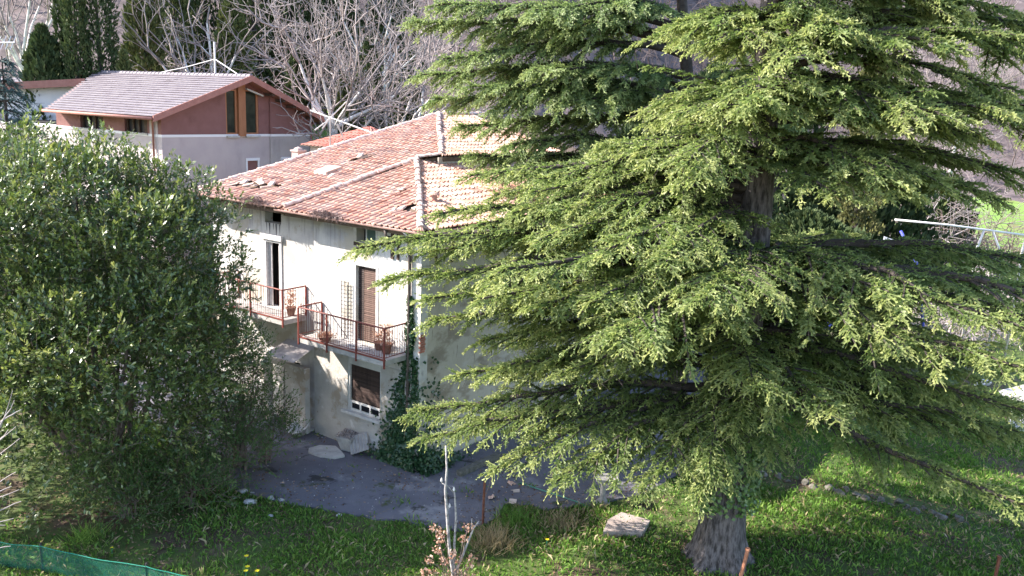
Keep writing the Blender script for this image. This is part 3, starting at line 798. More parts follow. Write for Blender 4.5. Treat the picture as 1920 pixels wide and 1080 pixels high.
# --------------------------------------------------- balconies
def baluster_run(p, q, z0, z1, n, par):
    p = np.array(p); q = np.array(q)
    mb = MB(); mb.tube([(0, 0, 0), (0, 0, z1 - z0)], 0.0085, 4)
    first = None
    for i in range(1, n):
        c = p + (q - p) * i / n
        if first is None: o = first = mb.build('baluster', M['rust'], par)
        else: o = first.copy(); COL.objects.link(o); o.parent = par
        o.location = (c[0] + RNG.normal(0, 0.004), c[1] + RNG.normal(0, 0.004), z0); o.rotation_euler = (RNG.normal(0, 0.012), RNG.normal(0, 0.012), 0)
def balcony(a0, a1, bf, bw, zs, zr, posts, nfront, nside, cat):
    mb = MB(); mb.box(bf, bw - 0.003, a0, a1, zs - 0.15, zs)
    sb = mb.build('balcony', M['concrete'], house)
    mb = MB(); mb.box(bf - 0.012, bf + 0.05, a0 - 0.01, a1 + 0.01, zs + 0.001, zs + 0.03); mb.build('edge_strip', M['rust'], sb)
    rb = bf - 0.005
    for c in ([(rb, a0), (rb, a1)] + [(rb, a) for a in posts] + [(bw - 0.03, a0), (bw - 0.03, a1)]):
        mb = MB(); mb.box(c[0] - 0.022, c[0] + 0.022, c[1] - 0.022, c[1] + 0.022, zs - 0.22 if c[0] < bw - 0.1 else zs, zr - 0.02); mb.build('post', M['rust'], sb)
    for p, q in (((rb, a0), (rb, a1)), ((rb, a0), (bw - 0.03, a0)), ((rb, a1), (bw - 0.03, a1))):
        mb = MB(); mb.tube([(p[0], p[1], zr), (q[0], q[1], zr)], 0.024, 6); mb.build('handrail', M['rust'], sb)
        mb = MB(); mb.tube([(p[0], p[1], zs + 0.09), (q[0], q[1], zs + 0.09)], 0.013, 4); mb.build('bottom_rail', M['rust'], sb)
    baluster_run((rb, a0), (rb, a1), zs + 0.09, zr - 0.02, nfront, sb)
    baluster_run((rb, a0), (bw - 0.03, a0), zs + 0.09, zr - 0.02, nside, sb)
    baluster_run((rb, a1), (bw - 0.03, a1), zs + 0.09, zr - 0.02, nside, sb)
    return sb
balc = balcony(0.46, 3.98, -0.94, 0.0, 3.43, 4.36, (1.55, 2.75), 38, 9, 'r')
balc['label'] = 'balcony over the ground floor window'
balc2 = balcony(4.86, 8.2, -0.80, 0.14, 3.75, 4.70, (6.4,), 34, 9, 'l')
balc2['label'] = 'balcony half hidden by the big shrub'
# wall under the left balcony, porch roof of corrugated sheet
mb = MB(); wall_panel(mb, 'x', -0.35, 0.2, 4.42, 6.4, 0.0, 2.2, [(5.35, 6.2, 0.0, 2.05)]); mb.build('porch_wall', M['plaster_low'], house)
M['corr'] = mat('grey_corrugated_sheet', (0.33, 0.30, 0.30), (0.48, 0.44, 0.43), scale=4, rough=0.8, rnd=0.1)
def corrugated(n, w, l, amp, th=0.006):
    mb = MB(); pts = []
    for i in range(n * 4 + 1):
        x = w * i / (n * 4); pts.append((x, amp * math.sin(2 * math.pi * i / 4)))
    for i in range(len(pts) - 1):
        (x0, z0), (x1, z1) = pts[i], pts[i + 1]
        mb.hexa([(x0, 0, z0), (x1, 0, z1), (x1, l, z1), (x0, l, z0), (x0, 0, z0 + th), (x1, 0, z1 + th), (x1, l, z1 + th), (x0, l, z0 + th)])
    return mb
mb = MB(); nn = 56
for i in range(nn):
    q = []
    for k in (i, i + 1):
        a = 4.42 + 1.35 * k / nn; w = 0.018 * math.sin(2 * math.pi * k / 4)
        q.append(((0.12, a, 2.82 + w), (-0.78, a, 2.50 + w)))
    (p0, p1), (r0_, r1_) = q
    up = np.array([0, 0, 0.006])
    mb.hexa([p1, r1_, r0_, p0] + [tuple(np.array(v) + up) for v in (p1, r1_, r0_, p0)])
mb.build('porch_roof', M['corr'], house)
# ------------------------------------------------------------------ modern house behind (local x = b along the gable, y = a along the long side)
MY = math.radians(56)
MCo = np.array([-17.344, 42.0, 0.0])
mA = np.array([-math.sin(MY), math.cos(MY), 0]); mBv = np.array([math.cos(MY), math.sin(MY), 0])
modern = empty('modern_house', tuple(MCo), MY)
tag(modern, 'two-tone modern house with pale tiled roof and red gable fascia behind', 'house')
M['mgrey'] = layered('grey_render', (0.40, 0.335, 0.345), (0.45, 0.38, 0.385), [((0.34, 0.285, 0.30), 0.8, 0.52, 0.7, None, (1, 1, 0.4))], bump=0.15, bscale=25, s0=1.0)
M['mgrey2'] = layered('grey_render_light', (0.37, 0.325, 0.32), (0.41, 0.36, 0.355), [((0.31, 0.27, 0.275), 0.8, 0.55, 0.7, None, (1, 1, 0.4))], bump=0.15, bscale=25)
M['mrust'] = layered('rust_red_render', (0.185, 0.088, 0.082), (0.215, 0.105, 0.10), [((0.155, 0.072, 0.068), 1.0, 0.5, 0.7, None, None)], bump=0.2, bscale=40)
M['fascia'] = mat('red_fascia', (0.27, 0.115, 0.095), (0.33, 0.15, 0.125), scale=4, rough=0.65)
M['band'] = mat('white_band', (0.70, 0.67, 0.70), rough=0.8)
M['mtile'] = mat('pale_grey_tile', (0.165, 0.14, 0.165), (0.22, 0.195, 0.215), scale=1.6, rough=0.7, bump=0.2)
M['orangewood'] = mat('orange_timber', (0.26, 0.105, 0.05), (0.33, 0.145, 0.075), scale=6, rough=0.55, stretch=(1, 1, 0.2))
M['matpane'] = mat('matte_dark_glass', (0.012, 0.012, 0.016), (0.03, 0.03, 0.035), scale=2, rough=0.5, spec=0.1)  # matte and near black, to keep sky reflections off the panes
M['glass'] = mat('window_glass', (0.015, 0.018, 0.015), (0.035, 0.04, 0.03), scale=2, rough=0.12, spec=0.3)
GZ = 0.8; BZ = 8.25; RB, RZ = 4.77, 11.30
sl_l = 0.37; sl_r = 0.415
def mz(b): return RZ - (RB - b) * sl_l if b < RB else RZ - (b - RB) * sl_r
# gable wall: lower grey storey, band, red upper storey; right part stands slightly proud
GW = 9.6; J = 6.58
mb = MB(); wall_panel(mb, 'y', 0.0, 0.3, 0.0, J, GZ, BZ - 0.07, [(5.05, 5.75, 5.9, 6.9)]); mb.build('wall', M['mgrey'], modern)
mb = MB(); wall_panel(mb, 'y', -0.10, 0.4, J, GW, GZ, BZ - 0.07, [(7.35, 8.1, 5.9, 6.9)]); mb.build('wall', M['mgrey2'], modern)
mb = MB(); mb.box(-0.02, J - 0.002, -0.03, 0.28, BZ - 0.069, BZ + 0.06); mb.box(J, GW + 0.02, -0.13, 0.28, BZ - 0.069, BZ + 0.06); mb.build('band', M['band'], modern)
def gable_poly(b0, b1, y, cut=None):
    pts = [(b0, BZ + 0.062), (b1, BZ + 0.062), (b1, mz(b1) - 0.18)]
    if b0 < RB < b1: pts.append((RB, RZ - 0.18))
    pts.append((b0, mz(b0) - 0.18))
    return pts
def prism_y(pts, y0, y1, name, m, par):
    mb = MB(); f = [(x, y0, z) for x, z in pts]; g = [(x, y1, z) for x, z in pts]
    mb.poly(f); mb.poly(g[::-1])
    for i in range(len(pts)):
        j = (i + 1) % len(pts); mb.quad(f[j], f[i], g[i], g[j])
    return mb.build(name, m, par)
WL = 3.76; WRr = 5.86
prism_y(gable_poly(0.0, WL, 0), 0.0, 0.28, 'gable_wall', M['mrust'], modern)
prism_y([(WRr, BZ + 0.062), (J, BZ + 0.062), (J, mz(J) - 0.18), (WRr, mz(WRr) - 0.18)], 0.0, 0.28, 'gable_wall', M['mrust'], modern)
prism_y([(J + 0.002, BZ + 0.062), (GW, BZ + 0.062), (GW, mz(GW) - 0.18), (J + 0.002, mz(J) - 0.18)], -0.10, 0.28, 'gable_wall', M['mrust'], modern)
prism_y([(WL, 10.62), (WRr, 10.62), (WRr, mz(WRr) - 0.18), (RB, RZ - 0.18), (WL, mz(WL) - 0.18)], 0.01, 0.28, 'gable_wall', M['mrust'], modern)
# tall gable windows between an orange timber post
gw = MB(); gw.box(4.50, 4.95, -0.12, 0.2, BZ - 0.05, 10.9)
gwo = gw.build('timber_post', M['orangewood'], modern)
for x0, x1 in ((WL, 4.49), (4.96, WRr)):
    mb = MB(); mb.box(x0, x0 + 0.08, 0.02, 0.16, BZ + 0.063, 10.61); mb.box(x1 - 0.12, x1, 0.02, 0.16, BZ + 0.063, 10.61); mb.box(x0 + 0.081, x1 - 0.121, 0.02, 0.16, BZ + 0.063, BZ + 0.14); mb.box(x0 + 0.081, x1 - 0.121, 0.02, 0.16, 10.54, 10.61)
    w = mb.build('window', M['orangewood'], modern)
    mb = MB(); mb.box(x0 + 0.082, x1 - 0.122, 0.08, 0.09, BZ + 0.141, 10.539); mb.build('pane', M['glass'], w)
    mb = MB(); mb.box(x0 - 0.02, x1 + 0.02, -0.16, 0.02, BZ - 0.10, BZ - 0.01); mb.build('window_sill', M['concrete'], w)
mb = MB(); mb.hexa([(4.9, -0.35, 10.62), (5.95, -0.35, 10.30), (5.95, -0.2, 10.30), (4.9, -0.2, 10.62), (4.9, -0.35, 10.70), (5.95, -0.35, 10.38), (5.95, -0.2, 10.38), (4.9, -0.2, 10.70)]); mb.build('sunshade', M['concrete'], modern)
# small shuttered windows low on the gable
for x0, x1, yy in ((5.05, 5.75, 0.0), (7.35, 8.1, -0.10)):
    mb = MB(); mb.box(x0 - 0.10, x1 + 0.10, yy - 0.06, yy - 0.004, 6.9, 7.04); mb.box(x0 - 0.09, x0, yy - 0.04, yy - 0.004, 5.9, 6.898); mb.box(x1, x1 + 0.09, yy - 0.04, yy - 0.004, 5.9, 6.898)
    w = mb.build('window', M['band'], modern)
    mb = MB(); mb.box(x0, x1, yy + 0.06, yy + 0.1, 5.9, 6.9); mb.build('shutter', M['mrust'], w)
# long left side under the eave
LA = 16.0
mb = MB(); wall_panel(mb, 'x', 0.0, 0.3, 0.305, LA, GZ, BZ - 0.07, []); mb.build('wall', M['mgrey'], modern)
mb = MB(); mb.box(-0.03, 0.28, 0.30, LA, BZ - 0.069, BZ + 0.06); mb.build('band', M['band'], modern)
mb = MB(); wall_panel(mb, 'x', 0.0, 0.3, 0.95, 9.6, BZ + 0.062, mz(0.3) - 0.1, [(1.15, 3.1, BZ + 0.062, 9.02), (5.0, 7.2, BZ + 0.062, 9.02)]); mb.build('wall', M['mrust'], modern)
mb = MB(); mb.box(-0.02, 0.29, 0.29, 0.948, BZ + 0.0621, mz(0.3) - 0.1); mb.build('pillar', M['mgrey'], modern)
for a0, a1 in ((1.15, 3.1), (5.0, 7.2)):
    mb = MB(); mb.box(0.12, 0.2, a0, a0 + 0.35, BZ + 0.07, 9.0)
    for k in range(4): y = a0 + 0.351 + (a1 - a0 - 0.43) * k / 3; mb.box(0.12, 0.2, y, y + 0.07, BZ + 0.07, 9.0)
    w = mb.build('window', M['darkwood'], modern)  # dark wood replaces orange timber: eave shade put into the colour
    mb = MB(); mb.box(0.21, 0.22, a0, a1, BZ + 0.07, 9.0); mb.build('pane', M['matpane'], w)
    mb = MB(); mb.box(-0.1, 0.1, a0 - 0.1, a1 + 0.1, BZ - 0.02, BZ + 0.061); mb.build('window_sill', M['concrete'], w)
mb = MB(); mb.box(GW - 0.3, GW, 0.302, LA, GZ, 8.9); mb.build('wall', M['mgrey'], modern)
mb = MB(); mb.box(0.0, GW, LA + 0.002, LA + 0.3, GZ, 9.0); mb.build('wall', M['mgrey'], modern)
mb = MB(); mb.box(0.35, GW - 0.35, 0.32, LA, BZ + 0.1, BZ + 0.14); mb.build('floor', M['dark'], modern)
# roof: overlapping tile courses as real steps, ends cut as a valley on the far left
EB, ER, GA = -0.93, 10.35, -0.85
rf = MB()
for s, (e, sl) in ((1, (EB, sl_l)), (-1, (ER, sl_r))):
    pts = [(e, mz(e) - 0.16), (RB, RZ - 0.16), (RB, RZ - 0.02), (e, mz(e) - 0.02)]
    f = [(x, GA, z) for x, z in pts]; g = [(x, (8.9 + (x - EB) * 0.83) if s > 0 else LA + 0.4, z) for x, z in pts]
    rf.poly(f); rf.poly(g[::-1])
    for i in range(4): j = (i + 1) % 4; rf.quad(f[j], f[i], g[i], g[j])
mroof = rf.build('roof', M['fascia'], modern)
NC = 19
cv, cf = MB(), None
for i in range(NC):
    b0 = EB - 0.05 + (RB - EB + 0.05) * i / NC; b1 = b0 + (RB - EB) / NC + 0.06
    la = lambda b: 8.9 + (b - EB) * 0.83
    z0 = mz(b0) + 0.095; z1 = mz(min(b1, RB)) + 0.012
    k = 0; a = GA - 0.02
    while a < la(b0):
        a1 = min(a + 0.33, la(b0)); j = RNG.normal(0, 0.0015)
        bb1 = min(b1, RB)
        cv.hexa([(b0, a, z0 - 0.045 + j), (bb1, a, z1 - 0.04 + j), (bb1, a1 - 0.006, z1 - 0.04 + j), (b0, a1 - 0.006, z0 - 0.045 + j),
                 (b0, a, z0 + j), (bb1, a, z1 + j), (bb1, a1 - 0.006, z1 + j), (b0, a1 - 0.006, z0 + j)])
        a += 0.33
cvo = cv.build('roof_tiles', M['mtile'], mroof); cvo['kind'] = 'stuff'
cv = MB()
for i in range(int(15.5 / 0.36)):
    y = GA + i * 0.36
    cv.tube([(RB, y, RZ + 0.02), (RB, y + 0.38, RZ + 0.0)], [0.13, 0.11], 8)
cvo = cv.build('ridge_tiles', M['mtile'], mroof); cvo['kind'] = 'stuff'
# fascia boards of the rakes and the eave gutter, rafters under the right overhang
for e, sl in ((EB, 1), (ER, -1)):
    pts = [(e - 0.06 * sl, mz(e) - 0.24), (RB, RZ - 0.24), (RB, RZ + 0.07), (e - 0.06 * sl, mz(e) + 0.06)]
    prism_y(pts if sl > 0 else pts[::-1], GA - 0.07, GA - 0.003, 'fascia', M['fascia'], mroof)
mb = MB(); mb.tube([(EB - 0.12, GA, mz(EB) - 0.08), (EB - 0.12, 8.95, mz(EB) - 0.08)], 0.08, 8); mb.build('gutter', M['fascia'], mroof, True)
for k in range(6):
    b = 6.2 + k * 0.72; mb = MB(); mb.box(b, b + 0.13, GA + 0.05, -0.14, mz(b) - 0.36, mz(b + 0.13) - 0.18); mb.build('rafter', M['darkwood'], mroof)
for xx, yy in ((-0.10, 0.55), (9.45, -0.20)):
    mb = MB(); mb.tube([(xx, yy, GZ), (xx, yy, mz(max(0, min(xx, 9.6))) - 0.5), (xx - 0.25 if xx < 0 else xx + 0.2, yy - 0.1, mz(EB if xx < 0 else ER) - 0.1)], 0.05, 7); mb.build('downpipe', M['fascia'], modern, True)
# second wing further left with its own fascia
def loc(p): q = np.asarray(p) - MCo; return (q @ mBv, q @ mA, q[2])
def slab(pts, up, name, m):
    mb = MB(); lo_ = [loc(p) for p in pts]; hi_ = [loc(np.asarray(p) + up) for p in pts]
    mb.poly(lo_[::-1]); mb.poly(hi_)
    for i in range(len(pts)): k = (i + 1) % len(pts); mb.quad(lo_[i], lo_[k], hi_[k], hi_[i])
    return mb.build(name, m, modern)
p0, p1 = at(-30, 161, 50.5), at(160, 153, 51.5)
slab([p0, p1, at(196, 146, 56.0), at(-20, 150, 55.0)], vec(0, 0, 0.12), 'wing_roof', M['mtile'])
slab([p0 + vec(0, -0.08, -0.28), p1 + vec(0, -0.08, -0.24), p1 + vec(0, -0.01, -0.24), p0 + vec(0, -0.01, -0.28)], vec(0, 0, 0.42), 'wing_fascia', M['fascia'])
w0_, w1_ = p0 + vec(0, 0.7, -0.25), p1 + vec(-0.3, 0.7, -0.2)
slab([vec(w0_[0], w0_[1], 2.0), vec(w1_[0], w1_[1], 2.0), vec(w1_[0], w1_[1] + 3.5, 2.0), vec(w0_[0], w0_[1] + 3.5, 2.0)], vec(0, 0, w1_[2] - 2.05), 'wing_wall', mat('white_render', (0.62, 0.60, 0.66), (0.7, 0.67, 0.7), scale=1, rough=0.8))
# mast with stay wires on the ridge
ma = HCm = MCo + mBv * RB + mA * 2.1
mast = empty('antenna_mast', (ma[0], ma[1], RZ)); tag(mast, 'pale metal mast with two stay wires on the pale roof ridge', 'mast')
mb = MB(); mb.tube([(0, 0, -0.1), (0, 0, 1.75)], 0.055, 8); mb.build('pole', M['whitewood'], mast)
mb = MB(); p = mA * 5.3; mb.tube([(0, 0, 0.86), (p[0] * 0.5, p[1] * 0.5, 0.40), (p[0], p[1], 0.05)], 0.022, 4); mb.build('stay_wire', M['whitewood'], mast)
mb = MB(); p = -mA * 2.0; mb.tube([(0, 0, 0.86), (p[0], p[1], 0.05)], 0.03, 4); mb.build('stay_wire', M['whitewood'], mast)
# small outbuilding with a hipped red roof, seen over the far verge
ob = at(690, 262, 41.0)
out = empty('outbuilding', (ob[0], ob[1], 0), MY); tag(out, 'small outbuilding with red hipped tile roof behind the broken roof', 'outbuilding')
ez = at(655, 276, 41.0)[2]
mb = MB(); mb.box(-1.6, 1.6, -1.6, 2.2, terrain(ob[0], ob[1]) - 1.0, ez - 0.05); mb.build('wall', M['mgrey2'], out)
az = at(690, 238, 41.0)[2]
mb = MB(); ap = (0, -0.1, az)
cor = [(-1.95, -1.95, ez), (1.95, -1.95, ez), (1.95, 2.55, ez), (-1.95, 2.55, ez)]
mb.poly(cor[::-1])
for i in range(4): mb.poly([cor[i], cor[(i + 1) % 4], ap])
orf = mb.build('roof', M['deck'], out)
mb = MB()
for i in range(4):
    p, q = np.array(cor[i]), np.array(cor[(i + 1) % 4]); L = np.linalg.norm(q - p); a_ = np.array(ap)
    nn = norm(np.cross(q - p, a_ - p)); nn = nn if nn[2] > 0 else -nn
    for r in range(9):
        t0, t1 = r / 9, (r + 1.25) / 9; t1 = min(t1, 0.995)
        l0, l1 = p + (a_ - p) * t0, q + (a_ - q) * t0; h0, h1 = p + (a_ - p) * t1, q + (a_ - q) * t1
        k = max(2, int(np.linalg.norm(l1 - l0) / 0.24))
        for c in range(k):
            u0, u1 = c / k + 0.004, (c + 1) / k - 0.02
            A, B = l0 + (l1 - l0) * u0 + nn * 0.05, l0 + (l1 - l0) * u1 + nn * 0.05
            C, D = h0 + (h1 - h0) * u1 + nn * 0.02, h0 + (h1 - h0) * u0 + nn * 0.02
            m0, m1 = (A + B) / 2 + nn * 0.035, (C + D) / 2 + nn * 0.03
            mb.quad(A, m0, m1, D); mb.quad(m0, B, C, m1)
M['tile_red'] = mat('red_tile', (0.42, 0.12, 0.09), (0.52, 0.24, 0.19), scale=3, rough=0.85)
mo = mb.build('roof_tiles', M['tile_red'], orf); mo['kind'] = 'stuff'
# tv antenna standing behind the far verge: boom, crossed dipoles, mast
an = at(617, 232, 38.0)
ant = empty('tv_antenna', tuple(an)); tag(ant, 'white metal antenna boom with crossed rods behind the far roof verge', 'antenna')
def rel(px, py, Y=38.0): return at(px, py, Y) - an
mb = MB(); mb.tube([rel(582, 207, 38.6), rel(706, 252, 37.4)], 0.035, 6); mb.build('boom', M['whitewood'], ant)
mb = MB(); mb.tube([rel(650, 190), rel(612, 228), rel(590, 244)], 0.026, 5); mb.build('rod', M['whitewood'], ant)
mb = MB(); mb.tube([rel(618, 222), rel(604, 241)], 0.03, 5); mb.build('rod', M['whitewood'], ant)
mb = MB(); mb.tube([rel(598, 172), rel(620, 214), rel(632, 236), rel(645, 262)], 0.018, 5); mb.build('cable', M['concrete'], ant)
g = rel(619, 330); mb = MB(); mb.tube([rel(619, 222), g, g + np.array([0, 0, -4.0])], 0.035, 6); mb.build('mast', M['concrete'], ant)
mb = MB(); mb.tube([rel(632, 232), rel(643, 255)], 0.03, 5); mb.build('rod', M['concrete'], ant)
# ------------------------------------------------------------------ cedars
def shoots_mesh(P, D, L, tint, K=8, fin=0.034):
    """feathery needle shoots: a slim core and K fins spiralling round the axis"""
    n = len(P)
    a = np.where(np.abs(D[:, 2:3]) < 0.9, np.array([[0, 0, 1.0]]), np.array([[1.0, 0, 0]]))
    U = norm(np.cross(D, a)); W = np.cross(D, U)
    ph = RNG.uniform(0, 6.28, n)
    V = []; T = []
    Lc = L[:, None]
    for ang in (0.0, 1.57):
        e = np.cos(ph + ang)[:, None] * U + np.sin(ph + ang)[:, None] * W
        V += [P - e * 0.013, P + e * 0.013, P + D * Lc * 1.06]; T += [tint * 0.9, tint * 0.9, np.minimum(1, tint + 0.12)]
    for k in range(K):
        t = (k + 0.5) / K
        th = ph + k * 2.39996
        rad = np.cos(th)[:, None] * U + np.sin(th)[:, None] * W
        r = fin * (1.15 - 0.55 * t)
        b = P + D * Lc * t
        hw = 0.5 / K * 1.1
        V += [b - D * Lc * hw, b + D * Lc * hw, b + D * (0.028 + 0.01 * t) + rad * r]
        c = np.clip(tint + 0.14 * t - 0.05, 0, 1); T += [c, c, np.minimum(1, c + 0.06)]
    V = np.stack(V, 1).reshape(-1, 3); T = np.stack(T, 1).reshape(-1)
    F = np.arange(len(V)).reshape(-1, 3)
    return V, F, T

def limb_path(p0, p1, bow, n=12):
    t = np.linspace(0, 1, n)[:, None]
    p = p0 + (p1 - p0) * t
    p[:, 2] += bow * np.sin(math.pi * t[:, 0] ** 0.8) * (1 - 0.25 * t[:, 0])
    wob = np.cumsum(RNG.normal(0, 0.085 * min(1.0, np.linalg.norm(p1 - p0) / 6.0), (n, 3)), 0); wob -= wob[-1] * t; wob[0] = 0
    return p + wob * np.array([1, 1, 0.6])

def grow_limb(path, r0, maxw, dens, out_s, out_w, start=0.2, droop=0.17, slen=(0.15, 0.30), lat_step=0.17, up=0.0):
    seg = np.linalg.norm(np.diff(path, axis=0), axis=1); cum = np.concatenate([[0], np.cumsum(seg)]); Ltot = cum[-1]
    s = Ltot * start; side = 1
    while s < Ltot:
        i = min(np.searchsorted(cum, s) - 1, len(seg) - 1); i = max(i, 0)
        f = (s - cum[i]) / seg[i]; p = path[i] + (path[i + 1] - path[i]) * f
        tg = norm(path[i + 1] - path[i]); t = s / Ltot
        hp = norm(np.array([-tg[1], tg[0], 0.0])) * side
        ang = math.radians(RNG.uniform(48, 74)) * (1 - 0.45 * t)
        ll = maxw * (0.35 + 0.75 * math.sin(math.pi * min(1, 0.15 + t * 0.80))) * RNG.uniform(0.55, 1.15) * (1.0 if t < 0.85 else 0.75)
        d0 = norm(tg * math.cos(ang) + hp * math.sin(ang) + np.array([0, 0, RNG.normal(0.04 + up, 0.11)]))
        m = 6; u = np.linspace(0, 1, m)[:, None]
        lp = p + d0 * ll * u; lp[:, 2] -= droop * ll * (u[:, 0] ** 2) + 0.03
        r = max(0.006, 0.022 * ll)
        if RNG.random() < 0.12:   # bare dead twigs
            for _ in range(3):
                e0 = lp[(0, 2, 5)[RNG.integers(3)]]; e1 = e0 + norm(RNG.normal(0, 0.6, 3) + np.array([0, 0, -0.6])) * RNG.uniform(0.2, 0.55); out_w.append([*e0, *e1, 0.007, 0.003])
        for k, k1 in ((0, 2), (2, 5)):
            out_w.append([*lp[k], *lp[k1], r * (1 - k / m), r * (1 - k1 / m)])
        # shoots along the lateral
        ns = int(ll * dens) + 2
        uu = np.sort(RNG.uniform(0.06, 1.0, ns)); idx = np.minimum((uu * (m - 1)).astype(int), m - 2); fr = uu * (m - 1) - idx
        q = lp[idx] + (lp[idx + 1] - lp[idx]) * fr[:, None]
        ld = norm(lp[idx + 1] - lp[idx])
        lh = norm(np.stack([-ld[:, 1], ld[:, 0], np.zeros(ns)], 1)) * np.where(RNG.random(ns) < 0.5, 1, -1)[:, None]
        a2 = RNG.uniform(0.45, 0.85, ns)[:, None]
        dn = RNG.normal(-0.12, 0.15, ns)[:, None] - 0.36 * uu[:, None] ** 1.5
        sd = norm(ld * (1.1 - 0.5 * a2) + lh * a2 + np.array([[0, 0, 1.0]]) * dn)
        sl_ = RNG.uniform(slen[0], slen[1], ns) * (1.15 - 0.4 * uu) * RNG.uniform(0.7, 1.25)
        tint = np.clip(RNG.normal(0.30, 0.075, ns) + RNG.normal(0, 0.07) + 0.34 * uu + 0.28 * (t - 0.45), 0, 1)  # darker inwards: older needles, plus crown shade put into the tint
        out_s.append(np.concatenate([q, sd, sl_[:, None], tint[:, None]], 1))
        side = -side; s += lat_step * RNG.uniform(0.5, 1.1) * 0.6
    # shoots sitting on the limb itself, hiding the wood
    ns = int(Ltot * (1 - start) * dens * 1.5)
    ss = RNG.uniform(Ltot * start, Ltot, ns); ii = np.clip(np.searchsorted(cum, ss) - 1, 0, len(seg) - 1)
    q = path[ii] + (path[ii + 1] - path[ii]) * ((ss - cum[ii]) / seg[ii])[:, None]
    tg = norm(path[ii + 1] - path[ii])
    hp = norm(np.stack([-tg[:, 1], tg[:, 0], np.zeros(ns)], 1)) * RNG.normal(0, 1.0, (ns, 1))
    sd = norm(tg * 0.7 + hp + np.array([[0, 0, 1.0]]) * RNG.uniform(-0.1, 0.55, (ns, 1)))
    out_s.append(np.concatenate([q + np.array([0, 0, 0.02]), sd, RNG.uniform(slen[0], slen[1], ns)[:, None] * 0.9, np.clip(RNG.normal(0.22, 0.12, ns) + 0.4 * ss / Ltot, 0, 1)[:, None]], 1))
    return

def build_cedar(name, label, trunk, r_of_z, limbs, dens, mleaf, par_kw, K=8, group=None, fin=0.034, trunkmat='bark'):
    root = empty(name, tuple(trunk[0])); tag(root, label, 'tree', group)
    base = np.array(trunk[0])
    mb = MB(); tz = np.array(trunk)
    # buttressed trunk with uneven section
    pts = []
    zs = [z ** 1.6 for z in np.linspace(0, 1, 44)]
    cum = np.linspace(0, 1, len(tz))
    for q in zs: pts.append(np.array([np.interp(q, cum, tz[:, k]) for k in range(3)]))
    rr = [r_of_z(p[2] - base[2]) for p in pts]
    n = 44
    for i, p in enumerate(pts):
        for k in range(n):
            th = 2 * math.pi * k / n; fl = 1 + (0.10 + 0.16 * math.exp(-(p[2] - base[2]) / 0.5)) * math.sin(th * 5 + 1.0) * 0.6 + 0.05 * abs(math.sin(th * 9 + 1.3 * math.sin(p[2] * 2.1) + 0.6 * math.sin(th * 3))) + RNG.normal(0, 0.016)
            mb.v.append((p[0] - base[0] + rr[i] * fl * math.cos(th), p[1] - base[1] + rr[i] * fl * math.sin(th), p[2] - base[2]))
        if i:
            a, b = (i - 1) * n, i * n
            for k in range(n): mb.f.append((a + k, a + (k + 1) % n, b + (k + 1) % n, b + k))
    mb.build('trunk', M[trunkmat], root, True)
    S = []
    def trunk_at(z):
        zz = tz[:, 2]; return np.array([np.interp(z, zz, tz[:, 0]), np.interp(z, zz, tz[:, 1]), z])
    for lm in limbs:
        tip = np.array(lm['tip']); z0 = lm.get('z0', tip[2] + lm.get('dz', 0.4)); p0 = trunk_at(z0)
        path = limb_path(p0, tip, lm.get('bow', 0.35))
        L = np.linalg.norm(tip - p0); r0 = lm.get('r', 0.03 + 0.014 * L)
        W = []
        for k in range(len(path) - 1):
            W.append([*path[k], *path[k + 1], r0 * (1 - k / len(path) * 0.93), r0 * (1 - (k + 1) / len(path) * 0.93)])
        kw = dict(par_kw); kw.update(lm.get('kw', {}))
        n0 = len(S)
        grow_limb(path, r0, lm.get('w', min(1.7, 0.5 + 0.16 * L)), dens * lm.get('dens', 1.0), S, W, **kw)
        nm = len(path) - 1
        V, F = segs_mesh(W[:nm], 7); V2, F2 = segs_mesh(W[nm:], 3)
        o = np_mesh('branch', np.concatenate([V, V2]) - base, np.concatenate([F, F2 + len(V)]), M['limb'], root)
    S = np.concatenate(S)
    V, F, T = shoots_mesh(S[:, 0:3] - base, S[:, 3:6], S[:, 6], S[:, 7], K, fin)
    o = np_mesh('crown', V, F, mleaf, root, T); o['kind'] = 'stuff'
    print(name, 'shoots', len(S), 'tris', len(F))
    return root

